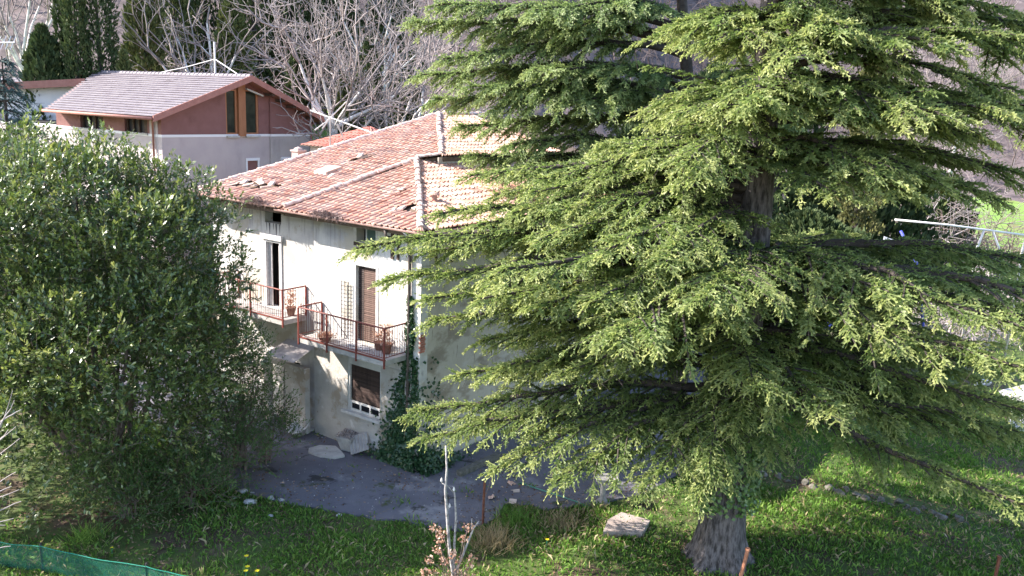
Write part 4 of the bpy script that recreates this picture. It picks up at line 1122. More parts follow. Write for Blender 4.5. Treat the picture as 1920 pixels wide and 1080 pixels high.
TB = onz(1347, 1052); TB[2] = -0.05
ctrunk = [TB, TB + vec(0.02, 0.05, 4), TB + vec(0.05, 0.1, 9), TB + vec(-0.05, 0.1, 14), TB + vec(-0.1, 0.1, 19)]
def L(px, py, Y, **k): return dict(tip=at(px, py, Y), **k)
front = [
    # low left plate, in front of the yard
    L(785, 768, 18.9, bow=0.5, dz=0.7, w=1.5), L(800, 820, 18.1, bow=0.45, dz=0.8, w=1.3), L(925, 880, 17.2, bow=0.5, dz=1.0, w=1.2), L(1040, 905, 16.7, bow=0.5, dz=1.1, w=1.1),
    L(1200, 925, 16.2, bow=0.6, dz=1.3, w=1.0), L(1310, 940, 16.0, bow=0.6, dz=1.4, w=0.9), L(890, 790, 19.8, dz=0.6, w=1.2), L(1120, 860, 17.6, dz=0.9, w=1.2),
    # second left tier
    L(805, 600, 19.6, bow=0.5, w=1.1), L(855, 702, 18.9, bow=0.45, w=1.15), L(940, 690, 17.9, bow=0.4, w=1.1), L(1050, 700, 17.0, w=1.1), L(960, 640, 20.2, w=1.1), L(1130, 640, 16.2, w=1.1),
    # long third tier over the house corner
    L(668, 465, 19.0, bow=0.6, w=1.25), L(720, 525, 18.3, bow=0.5, w=1.15), L(800, 560, 17.6, bow=0.45, w=1.2), L(900, 560, 16.8, w=1.2), L(1010, 570, 16.0, w=1.2), L(1120, 560, 15.4, w=1.2), L(780, 470, 19.7, w=1.1),
    # fourth
    L(815, 402, 19.6, bow=0.4, w=1.1), L(900, 420, 18.4, w=1.1), L(1010, 450, 17.0, w=1.1), L(1130, 470, 15.8, w=1.1), L(880, 330, 20.3, w=1.0), L(1000, 360, 18.6, w=1.0), L(1250, 490, 15.2, w=1.1),
    # low shaded limbs on the right
    L(1840, 715, 17.6, dz=0.5, w=0.9, bow=0.3), L(1970, 760, 19.6, dz=0.3, w=1.0), L(1770, 905, 16.9, dz=1.6, bow=0.9, w=0.75), L(1870, 800, 18.9, dz=0.8, w=0.9), L(1960, 820, 18.4, w=0.9, dz=0.6), L(1690, 790, 17.0, w=0.7, dz=0.9),
    L(1180, 790, 19.6, w=1.1, dz=0.2), L(1250, 760, 20.6, w=1.1, dz=0.2), L(1450, 850, 16.8, w=0.9, dz=1.1), L(1330, 880, 16.0, w=0.9, dz=1.3), L(1250, 850, 18.2, w=1.0, dz=0.8), L(1390, 790, 16.6, w=1.0, dz=0.9),
]
# horizontal tiers of limbs all round the trunk: (tip height, {azimuth: reach}), 180 = left, 270 = towards the camera
def tier(z, reach, step, zj=0.30, w=1.2, a0=0.0, skip=None):
    az = a0
    ks = sorted(reach); vs = [reach[k] for k in ks]
    while az < 360 + a0:
        a = az % 360
        if not (skip and skip[0] < a < skip[1]):
            R = float(np.interp(a, ks, vs, period=360)) * RNG.uniform(0.86, 1.08)
            t = math.radians(a + RNG.normal(0, 7)); zz = z + RNG.normal(0, zj)
            tip = vec(TB[0] + R * math.cos(t), TB[1] + R * math.sin(t), zz - (0.02 + 0.06 * RNG.random()) * R)
            front.append(dict(tip=tip, z0=zz - 0.10 * R * 0.5, bow=0.25 + 0.08 * R * RNG.random(), w=w * RNG.uniform(0.75, 1.25), r=0.035 + 0.012 * R))
        az += 1.18 * step * RNG.uniform(0.8, 1.2)
for q_ in ((1430, 190, 15.3), (1290, 305, 15.7), (1560, 35, 16.6), (1640, 225, 16.2), (1500, 110, 15.8)): front.append(L(*q_, w=1.3, dz=0.3, bow=0.55))
for q_ in ((960, 400, 18.6), (1010, 335, 19.2), (1000, 440, 17.8), (1060, 390, 17.6), (930, 365, 19.6), (900, 640, 19.2), (955, 600, 19.0), (1000, 665, 18.4), (930, 700, 19.4), (1040, 625, 18.0), (880, 545, 19.2), (1060, 560, 17.4)): front.append(L(*q_, w=1.25, dz=0.4, bow=0.45))
for q_ in ((1900, 165, 17.0), (1970, 225, 17.6), (1850, 262, 16.6), (1760, 200, 16.4), (1930, 35, 18.2), (1800, 20, 17.2), (1700, 130, 16.8), (1970, 335, 17.6), (1880, 375, 16.9), (1770, 345, 16.2), (1660, 330, 15.6)): front.append(L(*q_, w=1.3, dz=0.2, bow=0.45))
tier(4.35, {0: 7.2, 40: 6.0, 320: 6.4}, 22, skip=(45, 312), w=1.1, zj=0.25)
tier(5.45, {0: 7.8, 60: 5.0, 120: 5.0, 230: 4.4, 270: 3.2, 315: 6.2}, 27, skip=(140, 228), w=1.2)
tier(6.75, {0: 8.6, 45: 6.5, 120: 5.5, 180: 7.6, 225: 6.0, 270: 3.6, 300: 4.8, 330: 7.4}, 22, skip=(168, 215), w=1.6, zj=0.13)
tier(7.6, {0: 8.8, 45: 6.5, 120: 5.5, 180: 7.0, 225: 5.6, 270: 3.4, 300: 4.8, 330: 7.6}, 22, w=1.55, zj=0.12)
tier(9.65, {0: 4.2, 60: 5.0, 120: 4.0, 180: 3.4, 225: 3.6, 270: 3.4, 315: 3.6}, 27, w=1.3, a0=8, zj=0.16)
tier(10.75, {0: 8.0, 45: 6.0, 120: 3.0, 180: 1.8, 225: 2.2, 270: 3.0, 315: 4.8, 340: 7.0}, 23, w=1.55, zj=0.15)
tier(12.35, {0: 7.4, 45: 5.6, 120: 2.6, 180: 1.9, 225: 2.0, 270: 2.7, 315: 4.6}, 25, w=1.5, a0=10, zj=0.18)
tier(13.7, {0: 6.6, 60: 4.4, 120: 2.4, 180: 1.8, 225: 1.8, 270: 2.6, 315: 4.6}, 32, w=1.3)
tier(15.2, {0: 5.4, 90: 4.2, 180: 4.6, 270: 2.8}, 42, w=1.2)
tier(17.0, {0: 3.8, 90: 3.2, 180: 3.6, 270: 2.4}, 52, w=1.1)
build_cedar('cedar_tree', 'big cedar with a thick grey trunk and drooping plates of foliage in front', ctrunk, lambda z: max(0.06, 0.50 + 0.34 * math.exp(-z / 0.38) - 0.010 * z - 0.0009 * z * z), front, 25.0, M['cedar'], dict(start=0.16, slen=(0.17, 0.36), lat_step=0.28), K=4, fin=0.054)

# rear cedar behind the roof
rb = at(1300, 300, 28.5); rb0 = vec(rb[0] + 0.15, 28.5, terrain(rb[0], 28.5) - 0.05)
rt = [rb0, vec(rb[0], 28.5, rb[2]), at(1278, 0, 28.5), at(1268, -300, 28.5)]
rear = [L(*p) for p in [(775, 40, 27.8), (820, 8, 27.0), (830, 110, 26.8), (790, 140, 28.6), (880, 160, 26.2), (815, 185, 29.5), (860, 235, 27.6), (930, 200, 26.0), (880, 290, 28.0), (960, 270, 26.2), (940, 330, 27.5), (1000, 130, 25.8), (1060, 60, 26.0),
                       (1000, 20, 25.4), (1060, 190, 25.6), (1090, 300, 25.6), (930, 70, 28.8), (1120, -30, 27.5), (980, -60, 27.5), (1420, 150, 28), (1480, 230, 28.5), (1390, 250, 25.5), (1230, 335, 25.5), (1500, 120, 29.5), (1180, 330, 30), (960, 320, 26.5), (1010, 350, 25.6), (1060, 400, 25.2), (1000, 400, 26.6)]]
for q in rear: q['w'] = 1.6; q['dz'] = RNG.uniform(-0.6, 0.5); q['bow'] = RNG.uniform(0.3, 0.7)
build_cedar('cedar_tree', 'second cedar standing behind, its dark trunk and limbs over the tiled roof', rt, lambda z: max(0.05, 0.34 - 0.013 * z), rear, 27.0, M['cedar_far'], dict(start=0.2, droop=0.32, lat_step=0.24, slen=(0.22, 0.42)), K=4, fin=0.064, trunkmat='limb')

# ------------------------------------------------------------------ bare deciduous trees
def bare_tree(base, height, trunk_r, nlimb, spread, depth=3, seed=1, fork=0.45, kids=(6, 5, 4), curl=0.16, up=0.10, minr=0.012, limbr=(0.35, 0.6), kidr=0.45):
    rg = np.random.default_rng(seed); segs = []
    def branch(p, d, L, r, lvl, nseg):
        pts = [p.copy()]; dirs = []
        for i in range(nseg):
            d = norm(d + rg.normal(0, curl, 3) + np.array([0, 0, up * (1 if lvl else 0.4)]))
            q = p + d * L / nseg
            r1 = max(minr * 0.8, r * (1 - 0.16 * (1 if lvl else 0.5)))
            segs.append([*p, *q, r, r1]); p = q; r = r1; pts.append(p.copy()); dirs.append(d.copy())
        return pts, dirs, r
    pts, dirs, r = branch(np.array(base, float), np.array([rg.normal(0, 0.04), rg.normal(0, 0.04), 1.0]), height * fork, trunk_r, 0, 6)
    level = []
    for i in range(nlimb):
        th = 2 * math.pi * (i + rg.uniform(-0.3, 0.3)) / nlimb; el = rg.uniform(0.25, 1.25)
        d = norm(np.array([math.cos(th) * spread, math.sin(th) * spread, el])); k = rg.integers(3, len(pts)) if i % 3 == 0 else len(pts) - 1
        level.append((pts[k], d, height * (1 - fork) * rg.uniform(0.75, 1.15), r * rg.uniform(*limbr)))
    for lv in range(depth):
        nxt = []
        for p, d, L_, r_ in level:
            pp, dd, re = branch(p, d, L_, max(minr, r_), lv + 1, 6 if lv == 0 else 4)
            for j in range(kids[min(lv, len(kids) - 1)]):
                k = rg.integers(1, len(pp)); perp = norm(np.cross(dd[min(k, len(dd) - 1)], rg.normal(size=3)))
                nd = norm(dd[min(k, len(dd) - 1)] * rg.uniform(0.5, 1.0) + perp * rg.uniform(0.5, 0.95))
                nxt.append((pp[k], nd, L_ * rg.uniform(0.35, 0.62), max(minr, r_ * kidr)))
        level = nxt
    for p, d, L_, r_ in level: branch(p, d, L_, max(minr, r_) * 0.9, depth + 1, 2)
    return np.array(segs)

def put_bare(name, label, cat, base, mats, group=None, split=True, **kw):
    segs = bare_tree((0, 0, 0), **kw)
    root = empty(name, tuple(base)); tag(root, label, cat, group)
    tr = segs[:, 6] > kw['trunk_r'] * 0.2
    V, F = segs_mesh(segs[tr], 6); np_mesh('trunk', V, F, mats[0], root, shade=True)
    V, F = segs_mesh(segs[~tr], 4); np_mesh('branches', V, F, mats[1], root)
    return root

def foot(px, Y, dx=0.0):
    p = at(px, 200, Y); return vec(p[0], Y, terrain(p[0], Y) - 0.15)
M['planetwig'] = mat('plane_tree_twig', (0.20, 0.165, 0.165), (0.33, 0.285, 0.28), scale=2.0, rough=0.9)
G1 = 'bare plane trees on the slope'
put_bare('plane_tree', 'bare pale plane tree rising behind the roof ridge next to the mast', 'tree', foot(402, 60), (M['palebark'], M['planetwig']), G1, height=11.5, trunk_r=0.34, nlimb=11, spread=0.8, depth=3, seed=3, fork=0.34, kids=(6, 4, 2), curl=0.17, up=0.03, minr=0.02, limbr=(0.45, 0.7), kidr=0.5)
put_bare('plane_tree', 'bare white-barked plane tree at the right end of the gable roof', 'tree', foot(604, 50), (M['palebark'], M['planetwig']), G1, height=13.0, trunk_r=0.36, nlimb=12, spread=0.8, depth=3, seed=11, fork=0.42, kids=(6, 4, 3), curl=0.17, up=0.10, minr=0.014, limbr=(0.4, 0.65), kidr=0.5)
put_bare('plane_tree', 'bare plane tree with arching pale limbs just above the roof apex', 'tree', foot(800, 50), (M['palebark'], M['planetwig']), G1, height=12.5, trunk_r=0.32, nlimb=12, spread=1.1, depth=3, seed=21, fork=0.36, kids=(6, 5, 3), curl=0.2, up=0.02, minr=0.015, limbr=(0.4, 0.65), kidr=0.5)
put_bare('plane_tree', 'bare plane tree at the far left behind the blue spruce', 'tree', foot(38, 62), (M['palebark'], M['planetwig']), G1, height=15, trunk_r=0.36, nlimb=9, spread=0.4, depth=3, seed=31, fork=0.34, kids=(5, 4, 2), curl=0.15, up=0.14, minr=0.016, limbr=(0.4, 0.65), kidr=0.5)
put_bare('plane_tree', 'slender bare tree between the two white plane trees', 'tree', foot(700, 64), (M['palebark'], M['planetwig']), G1, height=15, trunk_r=0.26, nlimb=10, spread=0.7, depth=3, seed=41, fork=0.3, kids=(5, 4, 3), curl=0.16, up=0.08, minr=0.015, limbr=(0.4, 0.6), kidr=0.5)
put_bare('bare_tree', 'tall pale bare tree on the brown slope at the upper right', 'tree', foot(1812, 72), (M['palebark'], M['planetwig']), None, height=17, trunk_r=0.22, nlimb=9, spread=0.5, depth=3, seed=51, fork=0.5, kids=(7, 5, 3), curl=0.12, up=0.1, minr=0.02)
put_bare('bare_tree', 'crooked bare tree beside the ivy column at the upper right', 'tree', foot(1700, 60), (M['twig'], M['planetwig']), None, height=12, trunk_r=0.18, nlimb=10, spread=1.3, depth=3, seed=61, fork=0.35, kids=(8, 5, 3), curl=0.25, up=-0.02, minr=0.018)
# tangled vine-like bare shrub on the white pipe frame
put_bare('bare_shrub', 'tangled bare shrub sprawling under the white pipe', 'shrub', vec(*at(1800, 485, 40)[:2], terrain(at(1800, 485, 40)[0], 40)), (M['twig'], M['twig']), None, height=4.0, trunk_r=0.10, nlimb=18, spread=2.2, depth=3, seed=71, fork=0.28, kids=(7, 4, 2), curl=0.34, up=-0.05, minr=0.017)
put_bare('bare_shrub', 'wide thorny bare shrub at the right edge by the pipe', 'shrub', vec(*at(1900, 470, 43)[:2], terrain(at(1900, 470, 43)[0], 43)), (M['twig'], M['twig']), None, height=3.8, trunk_r=0.10, nlimb=14, spread=2.0, depth=3, seed=73, fork=0.3, kids=(6, 4, 2), curl=0.3, up=0.0, minr=0.017)

for i_, (px_, Y_, h_, lab_) in enumerate(((1870, 52, 5.0, 'brown bare brush at the right edge behind the pipe'), (1760, 56, 5.0, 'brown bare brush left of the meadow gap'), (1940, 60, 6.0, 'tall brown brush just past the right edge'))):
    put_bare('bare_shrub', lab_, 'shrub', foot(px_, Y_), (M['browntwig'], M['browntwig']), None, height=h_, trunk_r=0.10, nlimb=14, spread=1.6, depth=3, seed=171 + i_, fork=0.2, kids=(5, 3, 2), curl=0.24, up=0.03, minr=0.02)
# far wood on the hillside: one mass of bare trunks and twigs
ws = []
protos = [bare_tree((0, 0, 0), height=h, trunk_r=0.14, nlimb=6, spread=s, depth=1, seed=100 + i, fork=0.35, kids=(7,), curl=0.16, up=0.1, minr=0.028) for i, (h, s) in enumerate(((11, 0.6), (9, 0.8), (13, 0.55), (8, 1.0)))]
cnt = 0
while cnt < 210:
    y = 84 + 70 * RNG.random() ** 1.3; x = RNG.uniform(-0.66, 0.66) * y
    if y < 74 + 18 * smooth(0, 45, x) + 2: continue
    pr = protos[RNG.integers(4)]; sc = RNG.uniform(0.7, 1.25); th = RNG.uniform(0, 6.28); c, s_ = math.cos(th) * sc, math.sin(th) * sc
    Rm = np.array([[c, -s_, 0], [s_, c, 0], [0, 0, sc]]); off = np.array([x, y, terrain(x, y) - 0.3])
    q = pr.copy(); q[:, 0:3] = q[:, 0:3] @ Rm.T + off; q[:, 3:6] = q[:, 3:6] @ Rm.T + off
    ws.append(q); cnt += 1
V, F = segs_mesh(np.concatenate(ws), 3)
M['woodtwig'] = mat('hillside_wood_bark', (0.10, 0.075, 0.075), (0.20, 0.155, 0.15), scale=0.5, rough=0.95)
wood = np_mesh('woodland', V, F, M['woodtwig']); tag(wood, 'bare brown and purple woodland covering the far hillside', 'woodland', kind='stuff')
print('woodland quads', len(F))

# ------------------------------------------------------------------ cypresses and other evergreens behind
def column_tree(name, label, base, h, r, n, mleaf, seed, group=None, taper=0.55, blade=(0.22, 0.09), wide=0.0, ttint=0.35):
    rg = np.random.default_rng(seed)
    root = empty(name, tuple(base)); tag(root, label, 'tree', group)
    mb = MB(); mb.tube([(0, 0, 0), (0, 0, h * 0.9)], [r * 0.22, 0.02], 6); mb.build('trunk', M['limb'], root)
    t = rg.random(n) ** 0.85; th = rg.uniform(0, 6.28, n)
    lump = 1 + 0.16 * np.sin(th * 5 + t * 19) + 0.12 * np.sin(th * 3 - t * 41 + seed)
    prof_ = np.minimum(1, (t + 0.03) / 0.16) ** 0.6 * (1 - t ** 2.2 * taper) * np.minimum(1, (1.0 - t) / 0.10 + 0.06)
    rr = r * prof_ * lump * np.sqrt(rg.uniform(0.45, 1, n)) * (1 + wide * np.sin(t * 60))
    P = np.stack([rr * np.cos(th), rr * np.sin(th), t * h + 0.15], 1)
    D = norm(np.stack([np.cos(th) * 0.45, np.sin(th) * 0.45, np.ones(n)], 1) + rg.normal(0, 0.28, (n, 3)))
    U = norm(np.cross(D, rg.normal(size=(n, 3))))
    V, F = leaf_quads(P, D, U, rg.uniform(blade[0] * 0.7, blade[0] * 1.5, n), rg.uniform(blade[1] * 0.7, blade[1] * 1.4, n), 0.15)
    tint = np.repeat(np.clip(rg.normal(ttint, 0.2, n), 0, 1), 4)
    o = np_mesh('crown', V, F, mleaf, root, tint); o['kind'] = 'stuff'
G2 = 'dark evergreens behind the modern house'
for i, (px, Y, h, r, lab, tt, tap) in enumerate([
    (88, 53, 9.5, 1.6, 'broad dark bushy conifer left of the tall cypresses', 0.35, 0.8),
    (127, 54, 15, 0.5, 'thinnest cypress, left of a paler slim one', 0.25, 0.4),
    (150, 53, 15, 0.72, 'slim cypress between the thinnest and the thickest cypress', 0.42, 0.4),
    (192, 54, 16, 1.1, 'thickest dark cypress of the row above the pale roof', 0.28, 0.35),
    (237, 53, 8.4, 0.8, 'short yellow-green cypress right of the thickest one', 0.85, 0.85),
    (275, 60, 14, 1.4, 'ragged yellow-green cypress behind the plane twigs', 0.75, 0.7),
    (335, 66, 16, 2.0, 'cypress half hidden by plane twigs left of the mast', 0.6, 0.6),
    (440, 62, 10.5, 1.7, 'yellow-green conifer just right of the mast', 0.8, 0.85),
    (480, 67, 17, 2.2, 'tall conifer above the gable peak', 0.6, 0.6),
    (556, 52, 9.0, 0.75, 'dark cypress left of the bright green lawn gap', 0.3, 0.5),
    (645, 51, 8.0, 0.6, 'slim ivy-green conifer right of the antenna', 0.7, 0.6),
    (390, 68, 17, 2.3, 'dark conifer straight behind the mast', 0.4, 0.6), (545, 68, 16, 2.2, 'dark tall conifer above the right rake of the gable', 0.35, 0.5), (630, 68, 14, 2.2, 'dark conifer behind the white-barked plane trunk', 0.3, 0.6), (735, 70, 14, 2.3, 'dark conifer behind the twigs left of the roof apex', 0.3, 0.6),
    (690, 54, 9.5, 1.0, 'dark conifer behind the small outbuilding', 0.3, 0.6),
    (760, 56, 7.0, 1.1, 'rounded dark evergreen behind the roof apex', 0.45, 0.8)]):
    column_tree('cypress_tree', lab, foot(px, Y), h, r, int(4200 * min(1.7, 0.5 + h * r / 14)), M['cypress'], 200 + i, G2, tap, (0.26, 0.12) if r < 1.2 else (0.36, 0.17), ttint=tt)
# ivy-clad tree trunk at the upper right
b = foot(1632, 47); column_tree('ivy_clad_tree', 'dead trunk wrapped in brown-green ivy at the upper right', b, 13.5, 1.15, 7500, leafmat('dull_ivy', (0.06, 0.055, 0.03), (0.12, 0.125, 0.045), (0.21, 0.20, 0.08), trans=0.2), 301, None, 0.2, (0.2, 0.14), 0.25, 0.5)
b = foot(1540, 36); column_tree('evergreen_shrub', 'dark evergreen mass behind the second cedar trunk', b, 6.4, 3.2, 9000, M['cypress'], 303, None, 0.5, (0.28, 0.16), 0.1, 0.3)
b = foot(1400, 39); column_tree('evergreen_shrub', 'dull green conifer behind the gap between the cedars', b, 8.0, 2.2, 7000, M['cypress'], 305, None, 0.6, (0.26, 0.14), 0.1, 0.5)
for i, (px, Y, h, r, lab) in enumerate(((1470, 50, 11.5, 3.2, 'tall dark evergreen far behind the big cedar trunk'), (1590, 52, 9.0, 3.4, 'broad dark evergreen behind the open shed'), (1690, 54, 7.5, 2.8, 'low dark evergreen left of the white pipe'), (1340, 52, 12.5, 3.0, 'dark evergreen between the two cedars'), (1230, 55, 11, 2.6, 'dark evergreen seen through the second cedar'), (1780, 66, 6.5, 3.0, 'dark bush at the far edge of the meadow'))):
    column_tree('evergreen_tree', lab, foot(px, Y), h, r, 5000, M['cypress'], 320 + i, 'dark evergreens behind the cedars', 0.5, (0.42, 0.22), 0.12, 0.3)
# blue spruce at the left edge: whorls of drooping branches
sb = at(15, 250, 30); sb0 = vec(sb[0], 30, terrain(sb[0], 30))
S = []; W = []
root = empty('blue_spruce', tuple(sb0)); tag(root, 'blue spruce at the left edge above the big shrub', 'tree')
htop = at(12, 100, 30)[2]
for z in np.arange(4.2, htop - sb0[2], 0.33):
    q = 1 - z / (htop - sb0[2]); ln = 0.25 + 2.9 * q ** 0.9
    for k in range(6):
        th = RNG.uniform(0, 6.28); d = vec(math.cos(th), math.sin(th), 0); p0 = vec(0, 0, z); p1 = p0 + d * ln * RNG.uniform(0.7, 1.1) + vec(0, 0, -0.25 * ln)
        path = limb_path(p0, p1, 0.12, 8)
        for kk in range(7): W.append([*path[kk], *path[kk + 1], 0.03, 0.02])
        grow_limb(path, 0.03, 0.42 + 0.1 * ln, 11, S, W, start=0.2, droop=0.3, slen=(0.2, 0.34), lat_step=0.34)
mb = MB(); mb.tube([(0, 0, 0), (0, 0, htop - sb0[2] - 0.1)], [0.2, 0.02], 8); mb.build('trunk', M['limb'], root)
V, F = segs_mesh(W, 3); np_mesh('branches', V, F, M['limb'], root)
S = np.concatenate(S); V, F, T = shoots_mesh(S[:, :3], S[:, 3:6], S[:, 6], S[:, 7], 6, 0.04); o = np_mesh('crown', V, F, M['spruce'], root, T); o['kind'] = 'stuff'
print('spruce', len(F))

# ------------------------------------------------------------------ broad-leaved shrubs
def leafy_shrub(name, label, base, lobes, nsprig, leaves_per, lsize, mleaf, seed, stems=14, sprig_len=0.38, upb=0.5, inner=0.25, cat='shrub', stemmat='browntwig', tmean=0.45, minz=0.3, clumps=0):
    rg = np.random.default_rng(seed)
    root = empty(name, tuple(base)); tag(root, label, cat)
    lobes = list(lobes)
    if clumps:
        big = list(lobes)
        for l in big:
            for _ in range(int(clumps * l[3] ** 2)):
                d = norm(rg.normal(size=3)); d[2] = d[2] if d[2] > -0.3 else -d[2]; rr = rg.uniform(0.35, 0.85); q = np.array(l[:3]) + d * (l[3] - rr * rg.uniform(0.15, 0.6))
                if q[2] > rr * 0.7 and not any(np.linalg.norm(q - np.array(m[:3])) < m[3] * 0.72 for m in big): lobes.append((*q, rr))
    C = np.array([l[:3] for l in lobes], float); Rr = np.array([l[3] for l in lobes], float)
    w = Rr ** 2; w = w / w.sum(); P = []; Nn = []
    while len(P) < nsprig:
        i = rg.choice(len(lobes), p=w); d = norm(rg.normal(size=3)); d[2] = abs(d[2]) * (1 if rg.random() < 0.75 else -1)
        rad = Rr[i] * ((1 - 0.16 * rg.random() ** 2) if rg.random() > inner else rg.uniform(0.35, 0.9))
        p = C[i] + d * rad * np.array([1, 1, 1.0])
        if p[2] < minz: continue
        dist = np.linalg.norm(p - C, axis=1) / Rr
        if (dist < (0.62 if clumps else 0.78)).sum() > 0 and rg.random() > inner: continue
        P.append(p); Nn.append(d)
    P = np.array(P); Nn = np.array(Nn)
    D = norm(Nn + np.array([0, 0, upb]) + rg.normal(0, 0.40, P.shape))
    segs = []; SL = sprig_len * rg.uniform(0.6, 1.5, len(P))
    segs = np.concatenate([P - D * 0.1, P + D * SL[:, None], np.full((len(P), 1), 0.009), np.full((len(P), 1), 0.004)], 1)
    lp = []; ld = []; tt = []
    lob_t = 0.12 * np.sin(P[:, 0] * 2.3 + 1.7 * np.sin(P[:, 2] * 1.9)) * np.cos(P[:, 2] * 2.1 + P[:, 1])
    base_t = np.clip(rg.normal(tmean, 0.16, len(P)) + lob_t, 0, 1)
    for k in range(leaves_per):
        t = (k + 0.6) / leaves_per
        out = norm(np.cross(D, rg.normal(size=P.shape)))
        lp.append(P + D * (SL * t)[:, None]); ld.append(norm(out * (1.0 - 0.55 * t) + D * (0.35 + 0.7 * t) + rg.normal(0, 0.15, P.shape)))
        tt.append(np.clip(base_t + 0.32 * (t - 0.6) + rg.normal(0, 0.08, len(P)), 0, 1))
    lp = np.concatenate(lp); ld = np.concatenate(ld); tt = np.concatenate(tt)
    U = norm(np.cross(ld, np.array([0, 0, 1.0]) + rg.normal(0, 0.45, ld.shape)))
    n = len(lp)
    V, F = leaf_quads(lp, ld, U, rg.uniform(lsize[0] * 0.7, lsize[0] * 1.25, n), rg.uniform(lsize[1] * 0.75, lsize[1] * 1.25, n), 0.12)
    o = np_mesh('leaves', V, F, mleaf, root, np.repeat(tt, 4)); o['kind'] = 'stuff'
    st = []
    for i in range(stems):
        j = rg.integers(len(lobes)); tip = C[j] + norm(rg.normal(size=3)) * Rr[j] * 0.8; tip[2] = max(tip[2], 0.8)
        p0 = np.array([rg.normal(0, 0.10), rg.normal(0, 0.10), 0.0]); path = limb_path(p0, tip, 0.3, 8); r = 0.012 * np.linalg.norm(tip) + 0.01
        for k in range(7): st.append([*path[k], *path[k + 1], r * (1 - k / 8), r * (1 - (k + 1) / 8)])
    Vs, Fs = segs_mesh(np.array(st), 6); np_mesh('stems', Vs, Fs, M[stemmat], root, shade=True)
    Vs, Fs = segs_mesh(segs[::3], 3); o = np_mesh('twigs', Vs, Fs, M[stemmat], root); o['kind'] = 'stuff'
    print(name, 'leaves', n)
    return root

sbp = onz(215, 930); sbp[2] = 0
def lobe(px, py, Y, r): p = at(px, py, Y) - sbp; return (p[0], p[1], p[2], r)
lobes = [lobe(120, 510, 21.5, 2.8), lobe(235, 560, 21.3, 2.3), lobe(40, 620, 20.8, 2.8), lobe(200, 700, 20.2, 2.7), lobe(290, 650, 21.0, 2.0), lobe(100, 800, 19.6, 2.2), lobe(260, 790, 20.0, 1.7), lobe(-120, 540, 21.5, 3.0), lobe(-100, 760, 20.0, 2.8),
         lobe(50, 385, 22.2, 1.35), lobe(165, 375, 22.2, 1.3), lobe(270, 415, 22.2, 1.2), lobe(335, 505, 22.0, 1.2), lobe(385, 575, 21.8, 0.85), lobe(395, 455, 22.4, 0.8), lobe(425, 520, 22.4, 0.6), lobe(200, 295, 22.4, 0.5), lobe(20, 330, 22.4, 0.8), lobe(325, 385, 22.3, 0.6), lobe(428, 405, 22.6, 0.45), lobe(355, 420, 22.4, 0.8), lobe(90, 560, 24.2, 2.6), lobe(200, 640, 24.6, 2.0), lobe(-80, 560, 25.0, 2.8), lobe(300, 725, 21.6, 1.35), lobe(240, 720, 22.6, 1.6), lobe(270, 730, 20.9, 1.2), lobe(225, 700, 20.6, 1.3), lobe(330, 660, 22.4, 1.1)]  # lobes at the back are unseen, added to shade the lower house wall
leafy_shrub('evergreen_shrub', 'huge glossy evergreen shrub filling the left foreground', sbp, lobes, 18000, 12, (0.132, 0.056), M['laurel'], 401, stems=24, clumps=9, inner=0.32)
for px, py, Y, r, ns, lab, sd in ((440, 665, 22.6, 0.85, 420, 'loose leafy shrub in front of the hidden left balcony', 411), (415, 800, 21.5, 1.0, 460, 'thin straggly shrub on the edge of the asphalt', 413), (350, 885, 20.3, 0.9, 420, 'low straggly shrub beside the pale stones', 415), (230, 905, 19.6, 1.1, 520, 'pale green straggly shrub under the huge shrub', 417), (495, 770, 23.0, 0.7, 260, 'small shrub against the porch wall', 419)):
    p = at(px, py, Y); bs = vec(p[0], p[1], 0.0); h = p[2]
    leafy_shrub('loose_shrub', lab, bs, [(0, 0, h, r), (0.5, -0.2, max(0.5, h - 0.7), r * 0.8), (-0.6, 0.2, max(0.5, h - 0.5), r * 0.8)], int(ns * 1.6), 10, (0.085, 0.034), M['shrubleaf'], sd, stems=12, sprig_len=0.42, inner=0.7, minz=0.15)
# ------------------------------------------------------------------ ivy on the corner
def scatter_leaves(name, P, N_, size, mleaf, parent, tmean=0.45, jit=0.5):
    n = len(P); D = norm(np.cross(N_, rand_dirs(n)) + np.array([0, 0, -0.35])); D = norm(D + N_ * 0.35 + RNG.normal(0, jit * 0.4, (n, 3))); U = norm(np.cross(D, N_ + RNG.normal(0, jit, (n, 3))))
    V, F = leaf_quads(P, D, U, RNG.uniform(size * 0.7, size * 1.3, n), RNG.uniform(size * 0.65, size * 1.1, n), 0.1)
    o = np_mesh(name, V, F, mleaf, parent, np.repeat(np.clip(RNG.normal(tmean, 0.2, n), 0, 1), 4)); o['kind'] = 'stuff'
    return o
ivy = empty('ivy', tuple(HW(0.3, -0.2, 0))); tag(ivy, 'dark ivy climbing the downpipe and swelling at the house corner', 'ivy')
P = []; Nn = []
def ivy_w(z): return 0.08 + 0.05 * math.sin(z * 5) if z > 3.4 else 0.25 + 0.22 * (3.4 - z) + 0.12 * math.sin(z * 6)
for i in range(6500):
    z = 5.1 * RNG.random() ** 1.9; w = ivy_w(z) * 0.8
    c = 0.34 + (0.10 * (3.0 - z) if z < 3 else 0) * 0.6
    a = c + RNG.normal(0, 0.55) * w * 1.1
    th = max(0.05, (0.22 * math.exp(-((z - 0.4) / 0.9) ** 2) + 0.06)) * RNG.random() ** 0.7
    if a < 0: b = RNG.uniform(-0.1, 0.8); pa, pb, nv = -th + min(0, a) * 0.4, b, -dA
    else: pa, pb, nv = a, -th, -dB
    P.append(HW(pa, pb, z) - HW(0.3, -0.2, 0)); Nn.append(nv)
